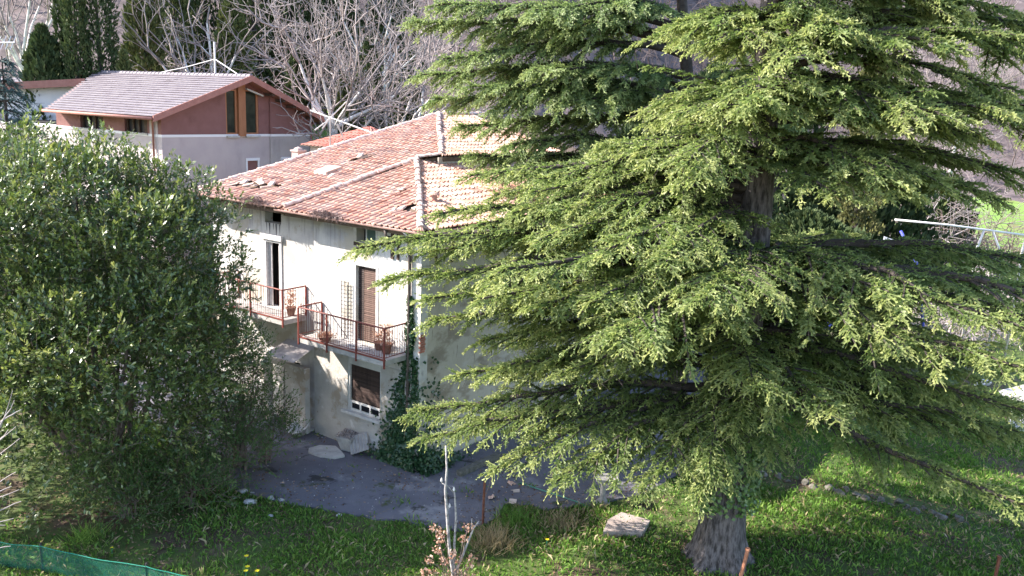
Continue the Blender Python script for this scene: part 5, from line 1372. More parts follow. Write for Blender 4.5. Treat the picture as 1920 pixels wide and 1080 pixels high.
for i in range(1100):    # swelling on the ground along the shaded facade
    b = abs(RNG.normal(0, 0.9)); a = -RNG.random() * 0.55; z = RNG.random() * 1.1 * math.exp(-b / 0.8)
    P.append(HW(a, b - 0.25, z) - HW(0.3, -0.2, 0)); Nn.append(norm(-dA + vec(0, 0, 0.6)))
scatter_leaves('leaves', np.array(P), np.array(Nn), 0.105, M['ivy'], ivy)
mb = MB()
for k in range(5):
    pts = [HW(0.33 + RNG.normal(0, 0.05) + 0.15 * (k - 2) * (1 - q), -0.07, 4.9 * q * (0.7 + 0.06 * k)) - HW(0.3, -0.2, 0) for q in np.linspace(0, 1, 10)]
    mb.tube(pts, [0.025 * (1 - 0.7 * q) for q in np.linspace(0, 1, 10)], 5)
mb.build('stems', M['twig'], ivy)
# ivy on the cedar trunk
iv2 = empty('ivy', tuple(TB + vec(0, -0.5, 0))); tag(iv2, 'ivy covering the middle of the big cedar trunk', 'ivy')
n = 3800; th = RNG.uniform(0, 6.28, n); z = RNG.uniform(1.5, 4.9, n); r = 0.56 + RNG.random(n) * 0.22
P = np.stack([r * np.cos(th) + 0.02, r * np.sin(th) + 0.5, z + 0.05], 1); Nn = np.stack([np.cos(th), np.sin(th), 0 * th + 0.2], 1)
scatter_leaves('leaves', P, norm(Nn), 0.11, leafmat('bright_ivy', (0.05, 0.11, 0.03), (0.10, 0.18, 0.05), (0.22, 0.30, 0.12), rough=0.35, spec=0.5, trans=0.25), iv2, 0.5)

# ------------------------------------------------------------------ things on and round the house
# dry plant tufts growing in the gutters
for a0, a1, zz, lab in ((5.55, 6.95, EZ + 0.12, 'dry plant tuft in the gutter above the sooty opening'), (2.3, 3.7, EZ + 0.02, 'dry plant tuft in the gutter above the attic window')):
    n = 900; a = RNG.normal((a0 + a1) / 2, (a1 - a0) / 4.4, n); z = zz + RNG.random(n) * 0.10 * np.exp(-((a - (a0 + a1) / 2) / 0.5) ** 2); b = -0.68 + RNG.normal(0, 0.07, n)
    c0 = HW((a0 + a1) / 2, -0.68, zz)
    P = np.array([HW(a[i], b[i], z[i]) - c0 for i in range(n)]); D = norm(RNG.normal(0, 0.7, (n, 3)) + np.array([0, 0, 0.25]) - dB * 0.3 + np.where(RNG.random((n, 1)) < 0.35, np.array([[0, 0, -1.0]]), 0))
    U = norm(np.cross(D, rand_dirs(n))); V, F = leaf_quads(P, D, U, RNG.uniform(0.08, 0.24, n), np.full(n, 0.014))
    o = np_mesh('dry_plant', V, F, leafmat('dry_gutter_plant' + str(a0), (0.10, 0.065, 0.065), (0.20, 0.14, 0.13), (0.34, 0.26, 0.24), rough=0.9, spec=0.1, trans=0.1), None, np.repeat(RNG.random(n), 4)); o.location = c0; tag(o, lab, 'dry plant')
# iron trellis leaning by the balcony door
tr = empty('trellis', tuple(HW(2.9, -0.1, 3.44)), YAW); tag(tr, 'narrow dark wire trellis standing by the balcony door', 'trellis')
for y in (-0.15, 0.0, 0.15):
    mb = MB(); mb.tube([(0, y, 0), (0, y, 1.75)], 0.013, 4); mb.build('upright', M['iron'], tr)
for k in range(15):
    mb = MB(); mb.tube([(0.004, -0.16, 0.1 + k * 0.115), (0.004, 0.16, 0.1 + k * 0.115)], 0.010, 4); mb.build('crossbar', M['iron'], tr)
# withered potted plants on the balcony
M['pot'] = mat('terracotta_pot', (0.22, 0.11, 0.08), (0.32, 0.19, 0.15), scale=5, rough=0.85)
def potted(a, b, z, r, h, lab, dry, n=160, ph=0.4):
    c = HW(a, b, z); root = empty('potted_plant', tuple(c)); tag(root, lab, 'potted plant')
    mb = MB(); mb.lathe([(0.0, 0.0), (r * 0.7, 0.0), (r, h * 0.85), (r * 1.12, h * 0.86), (r * 1.12, h), (r * 0.95, h), (r * 0.9, h * 0.85), (0, h * 0.85)], (0, 0, 0), 14); mb.build('pot', M['pot'], root, True)
    P = np.stack([RNG.normal(0, r * 0.6, n), RNG.normal(0, r * 0.6, n), h * 0.8 + RNG.random(n) * ph], 1); D = norm(RNG.normal(0, 0.6, (n, 3)) + np.array([0, 0, 0.5])); U = norm(np.cross(D, rand_dirs(n)))
    V, F = leaf_quads(P, D, U, RNG.uniform(0.05, 0.14, n), RNG.uniform(0.02, 0.05, n)); o = np_mesh('leaves', V, F, M['drybloom'] if dry else M['shrubleaf'], root, np.repeat(RNG.random(n), 4)); o['kind'] = 'stuff'
M['redleaf'] = leafmat('red_dry_leaves', (0.36, 0.08, 0.05), (0.50, 0.16, 0.10), (0.62, 0.33, 0.22), trans=0.3)
potted(0.95, -0.35, 3.44, 0.16, 0.28, 'red withered potted plant at the right end of the balcony', True, 220, 0.6)
potted(1.35, -0.25, 3.44, 0.14, 0.24, 'terracotta pot with dry stalks beside the slatted door', True, 140, 0.35)
potted(3.1, -0.7, 3.44, 0.20, 0.16, 'low wide pot of dead leaves behind the balcony front rail', True, 170, 0.12)
potted(5.2, -0.2, 3.76, 0.15, 0.26, 'rust coloured potted plant in place of sunlit brick on the left balcony', True, 220, 0.55)  # plant stands in for an orange-red patch of sunlit brick
# litter boards on the balcony floor
for i, (a, b, l, rz, lab) in enumerate(((2.0, -0.45, 0.8, 0.1, 'weathered board lying before the slatted door'), (1.75, -0.62, 0.6, 0.45, 'short weathered board near the balcony rail'), (2.2, -0.28, 0.5, -0.2, 'pale lath lying against the door sill'))):
    mb = MB(); mb.box(-0.05, 0.05, -l / 2, l / 2, 0, 0.03); o = mb.build('board', M['whitewood']); o.location = HW(a, b, 3.445 + 0.0 * i); o.rotation_euler = (0, 0, YAW + rz); tag(o, lab, 'board')
# square tapered planter full of dry leaves, corrugated sheet leaning beside it
pc = HW(2.55, -0.30, 0.06)
pl = empty('planter', tuple(pc), YAW + 0.25); tag(pl, 'square tapering concrete planter full of dead leaves below the window', 'planter')
mb = MB()
def frus(z0, z1, w0, w1, t=0.0): return [(-w0, -w0, z0), (w0, -w0, z0), (w0, w0, z0), (-w0, w0, z0), (-w1, -w1, z1), (w1, -w1, z1), (w1, w1, z1), (-w1, w1, z1)]
mb.hexa(frus(0, 0.40, 0.15, 0.25)); mb.hexa(frus(0.401, 0.46, 0.27, 0.285)); mb.build('pot', M['concrete'], pl)
n = 260; P = np.stack([RNG.uniform(-0.26, 0.26, n), RNG.uniform(-0.26, 0.26, n), 0.45 + RNG.random(n) * 0.09], 1); D = rand_dirs(n) * np.array([1, 1, 0.5]); D = norm(D); U = norm(np.cross(D, rand_dirs(n)))
V, F = leaf_quads(P, D, U, RNG.uniform(0.05, 0.11, n), RNG.uniform(0.02, 0.05, n)); o = np_mesh('dead_leaves', V, F, leafmat('grey_dead_leaves', (0.16, 0.12, 0.11), (0.32, 0.26, 0.25), (0.50, 0.44, 0.43), trans=0.1), pl, np.repeat(RNG.random(n), 4)); o['kind'] = 'stuff'
cs_ = HW(1.95, -0.42, 0.06)
o = corrugated(6, 0.62, 0.55, 0.022, 0.008).build('corrugated_sheet', M['corr']); o.matrix_world = Matrix.Translation(tuple(cs_ + vec(-0.25, 0.0, 0.02))) @ Matrix.Rotation(YAW - math.radians(80), 4, 'Z') @ Matrix.Rotation(math.radians(58), 4, 'X') @ Matrix.Rotation(math.radians(28), 4, 'Z')
tag(o, 'grey corrugated sheet leaning on the wall beside the planter', 'sheet')
# stone bowl / broken basin by the porch
bp = HW(4.55, -0.45, 0.05); mb = MB(); mb.lathe([(0.0, 0.0), (0.16, 0.0), (0.30, 0.26), (0.36, 0.30), (0.32, 0.31), (0.24, 0.2), (0.0, 0.12)], (0, 0, 0), 18); o = mb.build('basin', M['marble'], None, True); o.location = bp; o.rotation_euler = (0.25, -0.2, 0); tag(o, 'pale round basin standing by the porch corner', 'basin')

# stones, slabs and rubble
def rock(name, p, s, m, lab, cat='stone', grp=None, flat=0.6, seed=0):
    rg = np.random.default_rng(seed); bm = bmesh.new(); bmesh.ops.create_icosphere(bm, subdivisions=2, radius=1.0)
    for _ in range(9):
        d = Vector(rg.normal(size=3)).normalized(); k = rg.uniform(0.45, 0.8)
        bmesh.ops.bisect_plane(bm, geom=bm.verts[:] + bm.edges[:] + bm.faces[:], plane_co=d * k, plane_no=d, clear_outer=True)
        ed = [e for e in bm.edges if e.is_boundary]
        if ed: bmesh.ops.holes_fill(bm, edges=ed)
    for v in bm.verts: v.co = Vector((v.co.x * s[0], v.co.y * s[1], v.co.z * s[2]))
    me = bpy.data.meshes.new(name); bm.to_mesh(me); bm.free(); me.materials.append(m); o = bpy.data.objects.new(name, me); COL.objects.link(o)
    o.location = (p[0], p[1], p[2] + s[2] * 0.45); o.rotation_euler = (rg.normal(0, 0.1), rg.normal(0, 0.1), rg.uniform(0, 3)); tag(o, lab, cat, grp); return o
M['stone'] = mat('pale_limestone', (0.36, 0.34, 0.35), (0.56, 0.53, 0.54), scale=5, rough=0.9, bump=0.5)
M['darkstone'] = mat('mossy_stone', (0.085, 0.08, 0.06), (0.20, 0.18, 0.165), scale=5, rough=0.95, bump=0.6)
for i, (px, py, s, lab) in enumerate(((454, 924, 0.16, 'flat pale stone at the top of the small stone heap'), (473, 926, 0.10, 'narrow upright pale stone leaning on the largest stone'), (470, 944, 0.20, 'largest rough pale stone of the heap by the grass'), (437, 914, 0.07, 'small round stone left of the heap'), (438, 936, 0.06, 'small wedge of stone at the foot of the heap'), (428, 904, 0.10, 'mossy stone beside the straggly shrub'), (510, 937, 0.13, 'kerb-like stone at the corner of the asphalt edge'), (527, 941, 0.12, 'broken kerb stone further along the asphalt edge'), (508, 968, 0.07, 'grey stone lying in the grass below the yard edge'), (636, 968, 0.09, 'stone sunk in the grass edge under the yard middle'))):
    rock('stone', onz(px, py, 0.0), (s, s * 0.8, s * 0.55), M['stone'], lab, 'stone', 'pale stones by the yard edge', seed=i + 1)
# broken concrete pieces of the path along the wall
for i, (px, py, w, l, lab) in enumerate(((612, 850, 0.62, 0.42, 'large pale broken concrete slab beside the planter'), (572, 805, 0.34, 0.26, 'cracked pale paving piece near the basin'), (556, 790, 0.26, 0.18, 'small paving shard left of the cracked piece'), (445, 748, 0.75, 0.22, 'long pale slab at the shrub edge'), (512, 692, 0.5, 0.16, 'pale step slab under the left balcony'), (590, 772, 0.4, 0.22, 'pale doorstep slab at the porch'))):
    p = onz(px, py, 0.055); rg = np.random.default_rng(i); k = 8; pts = [(w * math.cos(t) * rg.uniform(0.8, 1.15), l * math.sin(t) * rg.uniform(0.8, 1.2)) for t in np.linspace(0, 2 * math.pi, k, endpoint=False)]
    mb = MB(); mb.poly([(x, y, 0.06) for x, y in pts]); mb.poly([(x, y, 0.0) for x, y in pts][::-1])
    for q in range(k): a_, b_ = pts[q], pts[(q + 1) % k]; mb.quad((*a_, 0), (*b_, 0), (*b_, 0.06), (*a_, 0.06))
    o = mb.build('concrete_slab', M['concrete']); o.location = p; o.rotation_euler = (0, 0, YAW - 1.2 + rg.normal(0, 0.2)); tag(o, lab, 'slab')
# garden slab with thickness, round concrete post with flat cap (bird table), kerb, hose
c = onz(1172, 975, 0.0)
mb = MB(); q = [onz(1131, 996, 0.16), onz(1204, 999, 0.16), onz(1219, 975, 0.16), onz(1165, 960, 0.16), onz(1140, 974, 0.16)]; cc = np.mean(q, 0); cc[2] = 0
mb.poly([tuple(v - cc) for v in q]); lo_ = [v * vec(1, 1, 0) - vec(0, 0, 0.05) for v in q]; mb.poly([tuple(v - cc) for v in lo_][::-1])
for i in range(5): j = (i + 1) % 5; mb.quad(q[j] - cc, q[i] - cc, lo_[i] - cc, lo_[j] - cc)
o = mb.build('concrete_slab', mat('pinkish_concrete', (0.25, 0.20, 0.18), (0.37, 0.31, 0.285), scale=3, rough=0.9, bump=0.4)); o.location = cc; tag(o, 'raised pinkish concrete slab in the sunny grass under the cedar', 'slab')
M['oldstone'] = mat('weathered_stone', (0.19, 0.18, 0.175), (0.34, 0.32, 0.31), scale=6, rough=0.9, bump=0.4)
c = onz(1129, 942, 0.05); bt = empty('garden_table', tuple(c)); tag(bt, 'weathered stone garden table on one leg under the cedar branches', 'garden table')
mb = MB(); mb.lathe([(0.22, 0.0), (0.16, 0.05), (0.075, 0.14), (0.07, 0.62), (0.11, 0.68)], (0, 0, 0), 12); mb.build('leg', M['oldstone'], bt, True)
mb = MB(); mb.hexa([(-0.22, -0.2, 0.68), (0.38, -0.22, 0.68), (0.42, 0.25, 0.68), (-0.2, 0.22, 0.68), (-0.22, -0.2, 0.74), (0.38, -0.22, 0.74), (0.42, 0.25, 0.74), (-0.2, 0.22, 0.74)]); mb.build('table_top', M['oldstone'], bt)
mb = MB(); mb.tube([onz(975, 905, 0.07), onz(1010, 917, 0.075), onz(1050, 930, 0.07), onz(1085, 942, 0.075), onz(1100, 950, 0.07)], 0.018, 6); o = mb.build('garden_hose', mat('green_hose', (0.10, 0.26, 0.20), rough=0.5), None, True); tag(o, 'thin green hose lying across the asphalt', 'hose')
for i, (px, py, lab) in enumerate(((964, 908, 'broken terracotta tile piece on the asphalt, upper of two'), (972, 919, 'broken terracotta tile piece on the asphalt, lower of two'), (921, 930, 'lone tile shard right of the rusty post'), (955, 940, 'tile shard at the edge of the grass'))):
    o = bpy.data.objects.new('tile_shard', tile_me[i % 2]); COL.objects.link(o); o.location = onz(px, py, 0.08); o.scale = (0.8, 0.45, 1); o.rotation_euler = (0.05, 0.1, 0.7 + i * 1.3); tag(o, lab, 'tile shard')
mb = MB(); a_, b_ = onz(860, 893, 0.05), onz(935, 858, 0.05); d = norm(b_ - a_); s = vec(-d[1], d[0], 0) * 0.09
mb.hexa([a_ - s, b_ - s, b_ + s, a_ + s, a_ - s + vec(0, 0, 0.16), b_ - s + vec(0, 0, 0.16), b_ + s + vec(0, 0, 0.16), a_ + s + vec(0, 0, 0.16)]); o = mb.build('kerb', M['darkstone']); tag(o, 'short stone kerb of the flower bed at the shaded wall', 'kerb')
ORD = 'first second third fourth fifth sixth seventh eighth ninth tenth eleventh twelfth thirteenth fourteenth fifteenth sixteenth seventeenth eighteenth nineteenth twentieth twenty-first twenty-second twenty-third twenty-fourth twenty-fifth last'.split()
# row of edging stones across the right lawn
for i in range(26):
    t = i / 25; px = 1412 + 400 * t; py = 884 + 95 * t + 6 * math.sin(i * 2.1)
    s = RNG.uniform(0.09, 0.2)
    o = rock('edging_stone', onz(px, py, -0.02), (s, s * 0.8, s * 0.6), M['darkstone'], ORD[i] + ' edging stone from the cedar in the row across the right lawn', 'stone', 'edging stones across the right lawn', seed=50 + i)
# pale rubble beyond the lawn
for i, (px, py, s) in enumerate(((1590, 662, 0.18), (1612, 655, 0.22), (1640, 660, 0.3), (1660, 668, 0.2), (1830, 725, 0.25), (1845, 722, 0.3), (1890, 690, 0.3), (1908, 692, 0.25))):
    rock('rubble_block', onz(px, py, 0), (s, s * 0.7, s * 0.7), mat('white_rubble', (0.55, 0.5, 0.5), (0.72, 0.68, 0.68), scale=4, rough=0.9) if i == 0 else bpy.data.materials['white_rubble'], ORD[i] + ' whitish rubble block from the left beyond the cedar branches', 'rubble', 'whitish rubble beyond the lawn', seed=90 + i)
# small metal table by the shaded window
c = HW(-0.9, 7.9, 0.05); tb = empty('metal_table', tuple(c)); tag(tb, 'small pale metal table under the shaded facade window', 'table')
mb = MB(); mb.lathe([(0.0, 0.70), (0.42, 0.70), (0.42, 0.73), (0.0, 0.73)], (0, 0, 0), 20); mb.build('table_top', M['marble'], tb)
for k in range(3): t = k * 2.1; mb = MB(); mb.tube([(0.3 * math.cos(t), 0.3 * math.sin(t), 0), (0.1 * math.cos(t), 0.1 * math.sin(t), 0.7)], 0.015, 5); mb.build('leg', M['iron'], tb)

# ------------------------------------------------------------------ fences and posts
M['net'] = mat('green_plastic_net', (0.01, 0.16, 0.11), (0.02, 0.22, 0.15), scale=6, rough=0.5)
f0 = at(-40, 1008, 17.2); f1 = at(75, 1024, 16.95); f2 = at(273, 1062, 16.45); f3 = at(400, 1086, 16.1)
fence = empty('net_fence', (f1[0], f1[1], 0)); tag(fence, 'green plastic mesh fence on iron posts in the bottom left corner', 'fence')
fo = vec(f1[0], f1[1], 0)
mb = MB()
for p in (f0, f1, f2, f3):
    q = MB(); q.tube([(p[0] - fo[0], p[1] + 0.03 - fo[1], -0.1), (p[0] - fo[0], p[1] + 0.03 - fo[1], p[2] + 0.06)], 0.024, 6); q.build('post', M['iron'], fence)
segs = []
for A, B in ((f0, f1), (f1, f2), (f2, f3)):
    n = int(np.linalg.norm(B - A) / 0.06); m = 18
    def G(u, v, A=A, B=B):
        p = A + (B - A) * u; top_ = p[2] - 0.05 * math.sin(math.pi * u); return vec(p[0] - fo[0], p[1] - fo[1] + 0.012 * math.sin(u * 14 + v * 3), top_ * v)
    for i in range(n):
        for j in range(m):
            a = G(i / n, j / m); b = G((i + 1) / n, (j + 1) / m); c_ = G((i + 1) / n, j / m); d_ = G(i / n, (j + 1) / m)
            segs.append([*a, *b, 0.0032, 0.0032]); segs.append([*c_, *d_, 0.0032, 0.0032])
    for i in range(12):
        a = G(i / 12, 1); b = G((i + 1) / 12, 1); segs.append([*a, *b, 0.012, 0.012])
V, F = segs_mesh(np.array(segs), 3); np_mesh('net', V, F, M['net'], fence)
def postobj(px, py_top, py_base, Y, r, m, lab, lean=(0, 0)):
    top_ = at(px, py_top, Y); mb = MB(); base = vec(top_[0] + lean[0], top_[1] + lean[1], -0.1); mb.tube([base, base * 0.5 + top_ * 0.5, top_], r, 6); mb.tube([top_, top_ + vec(0, 0, 0.05)], [r * 1.5, r * 1.2], 6); o = mb.build('fence_post', m); tag(o, lab, 'post')
M['rustpost'] = mat('rusty_iron', (0.10, 0.035, 0.025), (0.20, 0.08, 0.05), scale=9, rough=0.85, bump=0.3)
pb = onz(905, 985)
mb = MB(); mb.tube([(pb[0], pb[1], -0.1), (pb[0] + 0.01, pb[1], 1.22)], 0.036, 6); o = mb.build('fence_post', M['rustpost']); tag(o, 'rusty iron post standing alone at the asphalt corner', 'post')
postobj(1402, 1032, 1090, 16.7, 0.04, mat('orange_rust', (0.30, 0.12, 0.07), (0.40, 0.18, 0.11), scale=8, rough=0.8), 'leaning rusty post beside the cedar trunk foot', (-0.25, -0.1))
postobj(1874, 1046, 1090, 16.9, 0.036, M['rustpost'], 'rusty post with dark cap at the bottom right', (-0.05, 0))

# ------------------------------------------------------------------ saplings and dry plants in front
M['sapbark'] = mat('sapling_bark', (0.20, 0.18, 0.18), (0.42, 0.39, 0.38), scale=14, rough=0.9, bump=0.5, lo=0.4, hi=0.55)
sp = at(850, 1080, 17.2); base = vec(sp[0] + 0.02, 17.2, 0); root = empty('sapling', tuple(base)); tag(root, 'bare pale sapling with three stems at the bottom centre', 'sapling')
def stem(pts, r0, r1, name='stem'):
    P = [at(x, y, 17.2) - base for x, y in pts]; mb = MB(); mb.tube(P, list(np.linspace(r0, r1, len(P))), 7); mb.build(name, M['sapbark'], root, True)
stem([(853, 1200), (850, 1080), (842, 1020), (838, 960), (835, 920), (838, 880), (836, 836)], 0.045, 0.02)
stem([(854, 1200), (851, 1075), (852, 1020), (855, 970), (853, 930), (851, 918)], 0.034, 0.016)
stem([(856, 1150), (854, 1070), (868, 1040), (880, 1010), (888, 990), (898, 977)], 0.038, 0.014)
for pts in ([(852, 925), (840, 912), (828, 905)], [(886, 1000), (884, 985), (885, 972)], [(853, 985), (858, 976)], [(838, 955), (845, 948)]): stem(pts, 0.015, 0.010, 'twig')
for x, y in ((828, 902), (851, 919), (843, 950)):
    mb = MB(); p = at(x, y, 17.2) - base; mb.lathe([(0.0, -0.03), (0.03, 0.0), (0.02, 0.05), (0, 0.09)], tuple(p), 6); mb.build('bud', M['palebark'], root)
hb = at(850, 1095, 17.0); hb0 = vec(hb[0], 16.9, 0); root = empty('dry_hydrangea', tuple(hb0)); tag(root, 'dried brown hydrangea heads round the foot of the sapling', 'dry shrub')
heads = [(815, 990), (828, 1000), (878, 988), (868, 1010), (822, 1030), (806, 1050), (832, 1052), (862, 1050), (880, 1062), (812, 1075), (838, 1080), (872, 1085), (892, 1082), (798, 1072), (848, 1040), (857, 1075), (825, 1012), (885, 1045)]
Pn = []; st = []
for x, y in heads:
    Y = 17.0 + RNG.normal(0, 0.12); c = at(x, y, Y) - hb0; k = 34; Pn.append(c + norm(RNG.normal(size=(k, 3))) * np.array([0.10, 0.10, 0.065])); path = limb_path(vec(RNG.normal(0, 0.12), RNG.normal(0, 0.12), 0.0), c, 0.1, 6)
    for q in range(5): st.append([*path[q], *path[q + 1], 0.009, 0.007])
Pn = np.concatenate(Pn); D = rand_dirs(len(Pn)); U = norm(np.cross(D, rand_dirs(len(Pn)))); V, F = leaf_quads(Pn, D, U, RNG.uniform(0.04, 0.08, len(Pn)), RNG.uniform(0.035, 0.06, len(Pn)))
o = np_mesh('flower_heads', V, F, M['drybloom'], root, np.repeat(RNG.random(len(Pn)), 4)); o['kind'] = 'stuff'
V, F = segs_mesh(np.array(st), 4); np_mesh('stems', V, F, M['browntwig'], root)
# bare pale twigs reaching in from the left edge
tb_ = at(-60, 1000, 13.5); root = empty('bare_shrub', (tb_[0], tb_[1], 0)); tag(root, 'pale bare twigs reaching in at the left edge above the net fence', 'shrub')
segs = []
for (x0, y0), (x1, y1) in (((-40, 900), (24, 732)), ((-20, 850), (27, 750)), ((-10, 800), (40, 768)), ((-60, 880), (16, 805)), ((-50, 900), (37, 822)), ((-50, 940), (30, 885)), ((-70, 960), (36, 918)), ((-40, 975), (40, 940)), ((-60, 1000), (26, 972)), ((-40, 990), (10, 985)), ((-50, 1040), (20, 1024)), ((-60, 950), (22, 912)), ((-60, 900), (12, 778)), ((-50, 880), (30, 800))):
    Y = 13.5 + RNG.normal(0, 0.3); path = limb_path(at(x0, y0, Y), at(x1, y1, Y + 0.1), 0.03, 7) - vec(tb_[0], tb_[1], 0)
    for k in range(6): segs.append([*path[k], *path[k + 1], 0.017 - 0.0018 * k, 0.017 - 0.0018 * (k + 1)])
    segs.append([*path[0], 0, 0, 0.5, 0.017, 0.03])
V, F = segs_mesh(np.array(segs), 5); np_mesh('twigs', V, F, M['twig'], root, shade=True)

# pipe frame, blue pole and cloth by the tangled shrub; odds and ends in the dark behind the cedars
M['blue'] = mat('blue_paint', (0.06, 0.07, 0.42), (0.10, 0.12, 0.50), scale=5, rough=0.5)
pf = at(1800, 470, 38); pf0 = vec(pf[0], 38, terrain(pf[0], 38)); root = empty('pipe_frame', tuple(pf0)); tag(root, 'long white pipe on forked props over the tangled bare shrub', 'frame')
mb = MB(); mb.tube([at(1678, 412, 38) - pf0, at(1780, 422, 38) - pf0, at(1960, 446, 38) - pf0], 0.048, 7); mb.build('pipe', M['whitewood'], root, True)
for a_, b_, c_ in (((1845, 432), (1830, 470), (1828, 482)), ((1862, 434), (1876, 474), (1880, 480)), ((1925, 440), (1916, 475), (1914, 490))):
    mb = MB(); p = at(*c_, 38) - pf0; mb.tube([at(*a_, 38) - pf0, at(*b_, 38) - pf0, p, vec(p[0], p[1], -0.2)], 0.05, 6); mb.build('prop', M['palebark'], root, True)
bp0 = at(1721, 498, 36); root = empty('blue_pole', (bp0[0], 36, 0)); tag(root, 'slanting blue pole with a pale rag hung on it', 'pole')
o0_ = vec(bp0[0], 36, 0)
mb = MB(); g = at(1735, 535, 36) - o0_; mb.tube([at(1689, 433, 36) - o0_, at(1721, 498, 36) - o0_, vec(g[0] + 0.6, g[1], -0.1)], 0.06, 7); mb.build('pole', M['blue'], root, True)
mb = MB(); q = [at(1658, 443, 35.9), at(1675, 449, 35.8), at(1692, 453, 35.9), at(1712, 457, 35.9)]
for i in range(3):
    a_, b_ = q[i] - o0_, q[i + 1] - o0_; dn = vec(0, 0.02, -0.22 + 0.03 * i); t_ = vec(0, 0.03, 0)
    mb.hexa([a_ + dn, b_ + dn, b_ + dn + t_, a_ + dn + t_, a_, b_, b_ + t_, a_ + t_])
mb.build('rag', mat('pale_rag', (0.55, 0.57, 0.66), (0.7, 0.7, 0.76), scale=3, rough=0.9), root)
# dark open shed with pale roof edges, plank pile, bundle of sticks in a blue drum
sh = at(1560, 480, 44); sz = terrain(sh[0], 44); root = empty('shed', (sh[0], 44, sz)); so = vec(sh[0], 44, sz); tag(root, 'dark open shed in the shade behind the cedar trunk', 'shed')
for px in (1500, 1600, 1660): p = at(px, 470, 44) - so; mb = MB(); mb.box(p[0] - 0.1, p[0] + 0.1, -0.1, 0.1, -0.3, 2.3); mb.build('post', M['darkwood'], root)
p0, p1 = at(1490, 440, 44) - so, at(1670, 440, 44) - so; mb = MB(); mb.hexa([(p0[0], -0.6, 2.3), (p1[0], -0.6, 2.3), (p1[0], 3, 3.0), (p0[0], 3, 3.0), (p0[0], -0.6, 2.4), (p1[0], -0.6, 2.4), (p1[0], 3, 3.1), (p0[0], 3, 3.1)]); mb.build('roof', M['darkwood'], root)
mb = MB(); mb.box(p0[0], p1[0], 3.0, 3.1, -0.3, 2.9); mb.build('back_wall', M['darkwood'], root)
for (xa, ya), (xb, yb) in (((1540, 446), (1562, 438)), ((1566, 436), (1587, 431))): mb = MB(); mb.tube([at(xa, ya, 42.9) - so, at(xb, yb, 42.9) - so], 0.045, 5); mb.build('lath', M['whitewood'], root)
pk = at(1530, 474, 42.0); pz = terrain(pk[0], 42)
pile = empty('plank_pile', (pk[0], 42, pz)); tag(pile, 'pile of reddish planks beside the blue drum in the shade', 'planks')
pm = MB(); pm.box(-0.75, 0.75, -0.08, 0.08, 0, 0.08)
for k in range(7):
    o = pm.build('plank', mat('pinkish_plank', (0.30, 0.19, 0.17), (0.42, 0.30, 0.27), scale=4, rough=0.9, rnd=0.2), pile) if k == 0 else o_p.copy()
    if k == 0: o_p = o
    else: COL.objects.link(o); o.parent = pile
    o.location = (RNG.normal(0, 0.1), 0.0, 0.02 + k * 0.085); o.rotation_euler = (0, 0, RNG.normal(0, 0.06))
dr = at(1569, 480, 42.0); root = empty('blue_drum', (dr[0], 42, terrain(dr[0], 42))); tag(root, 'blue drum holding pale sticks in the shade', 'drum')
mb = MB(); mb.lathe([(0, 0), (0.26, 0), (0.27, 0.22), (0.25, 0.25), (0.27, 0.28), (0.27, 0.55), (0.22, 0.56), (0.2, 0.4), (0, 0.4)], (0, 0, 0), 14); mb.build('barrel', M['blue'], root, True)
for k in range(6): t = k; mb = MB(); mb.tube([(0.1 * math.cos(t), 0.1 * math.sin(t), 0.4), (0.2 * math.cos(t) - 0.1, 0.2 * math.sin(t), 0.9 + 0.07 * k)], 0.035, 5); mb.build('stick', M['whitewood'], root)
# thin white garden antenna at the far left
p = at(8, 80, 29.0); root = empty('tv_antenna', tuple(p)); tag(root, 'small white fish-bone antenna above the blue spruce', 'antenna')
mb = MB(); mb.tube([(-0.5, 0, -0.02), (0.35, 0, 0.02)], 0.022, 5); mb.build('boom', M['band'], root)
for k in range(5): mb = MB(); x = -0.35 + k * 0.16; mb.tube([(x - 0.05, -0.1, -0.22), (x + 0.05, 0.1, 0.22)], 0.012, 4); mb.build('rod', M['band'], root)
mb = MB(); mb.tube([(-0.45, 0, 0), (-0.45, 0, -9.0)], 0.03, 6); mb.build('mast', M['band'], root)

# ------------------------------------------------------------------ grass, dry tufts, litter, flowers
def grass_field(n, box, fn, hgt, wid, mleaf, name, label, cat, tm=0.45, lean=0.45):
    x = RNG.uniform(box[0], box[1], n); y = RNG.uniform(box[2], box[3], n)
    keep = np.array([fn(a, b) for a, b in zip(x, y)]); k = RNG.random(n) < keep; x, y = x[k], y[k]; n = len(x)
    z = np.array([terrain(a, b) for a, b in zip(x, y)])
    P = np.stack([x, y, z - 0.01], 1); D = norm(np.stack([RNG.normal(0, lean, n), RNG.normal(0, lean, n), np.ones(n)], 1)); U = norm(np.cross(D, rand_dirs(n)))
    patch = 0.5 + 0.5 * np.sin(x * 1.7 + 2 * np.sin(y * 0.9)) * np.cos(y * 1.3 + x * 0.5)
    Ln = hgt * RNG.uniform(0.5, 1.3, n) * (0.65 + 0.7 * patch); W = wid * RNG.uniform(0.7, 1.4, n)
    a = P - U * W[:, None]; b = P + U * W[:, None]; m = P + D * Ln[:, None] * 0.6; c = P + D * Ln[:, None] + np.stack([RNG.normal(0, 0.03, n), RNG.normal(0, 0.03, n), -0.15 * Ln], 1)
    V = np.stack([a, b, m + U * W[:, None] * 0.8, c], 1).reshape(-1, 3); F = np.arange(n)[:, None] * 4 + np.array([[0, 1, 2, 3]])
    t = np.clip(RNG.normal(tm, 0.18, n) + 0.2 * (patch - 0.5), 0, 1)
    o = np_mesh(name, V, F, mleaf, None, np.repeat(t, 4)); tag(o, label, cat, kind='stuff'); print(name, n)
SHR = [(sbp[0], sbp[1], 3.2)]
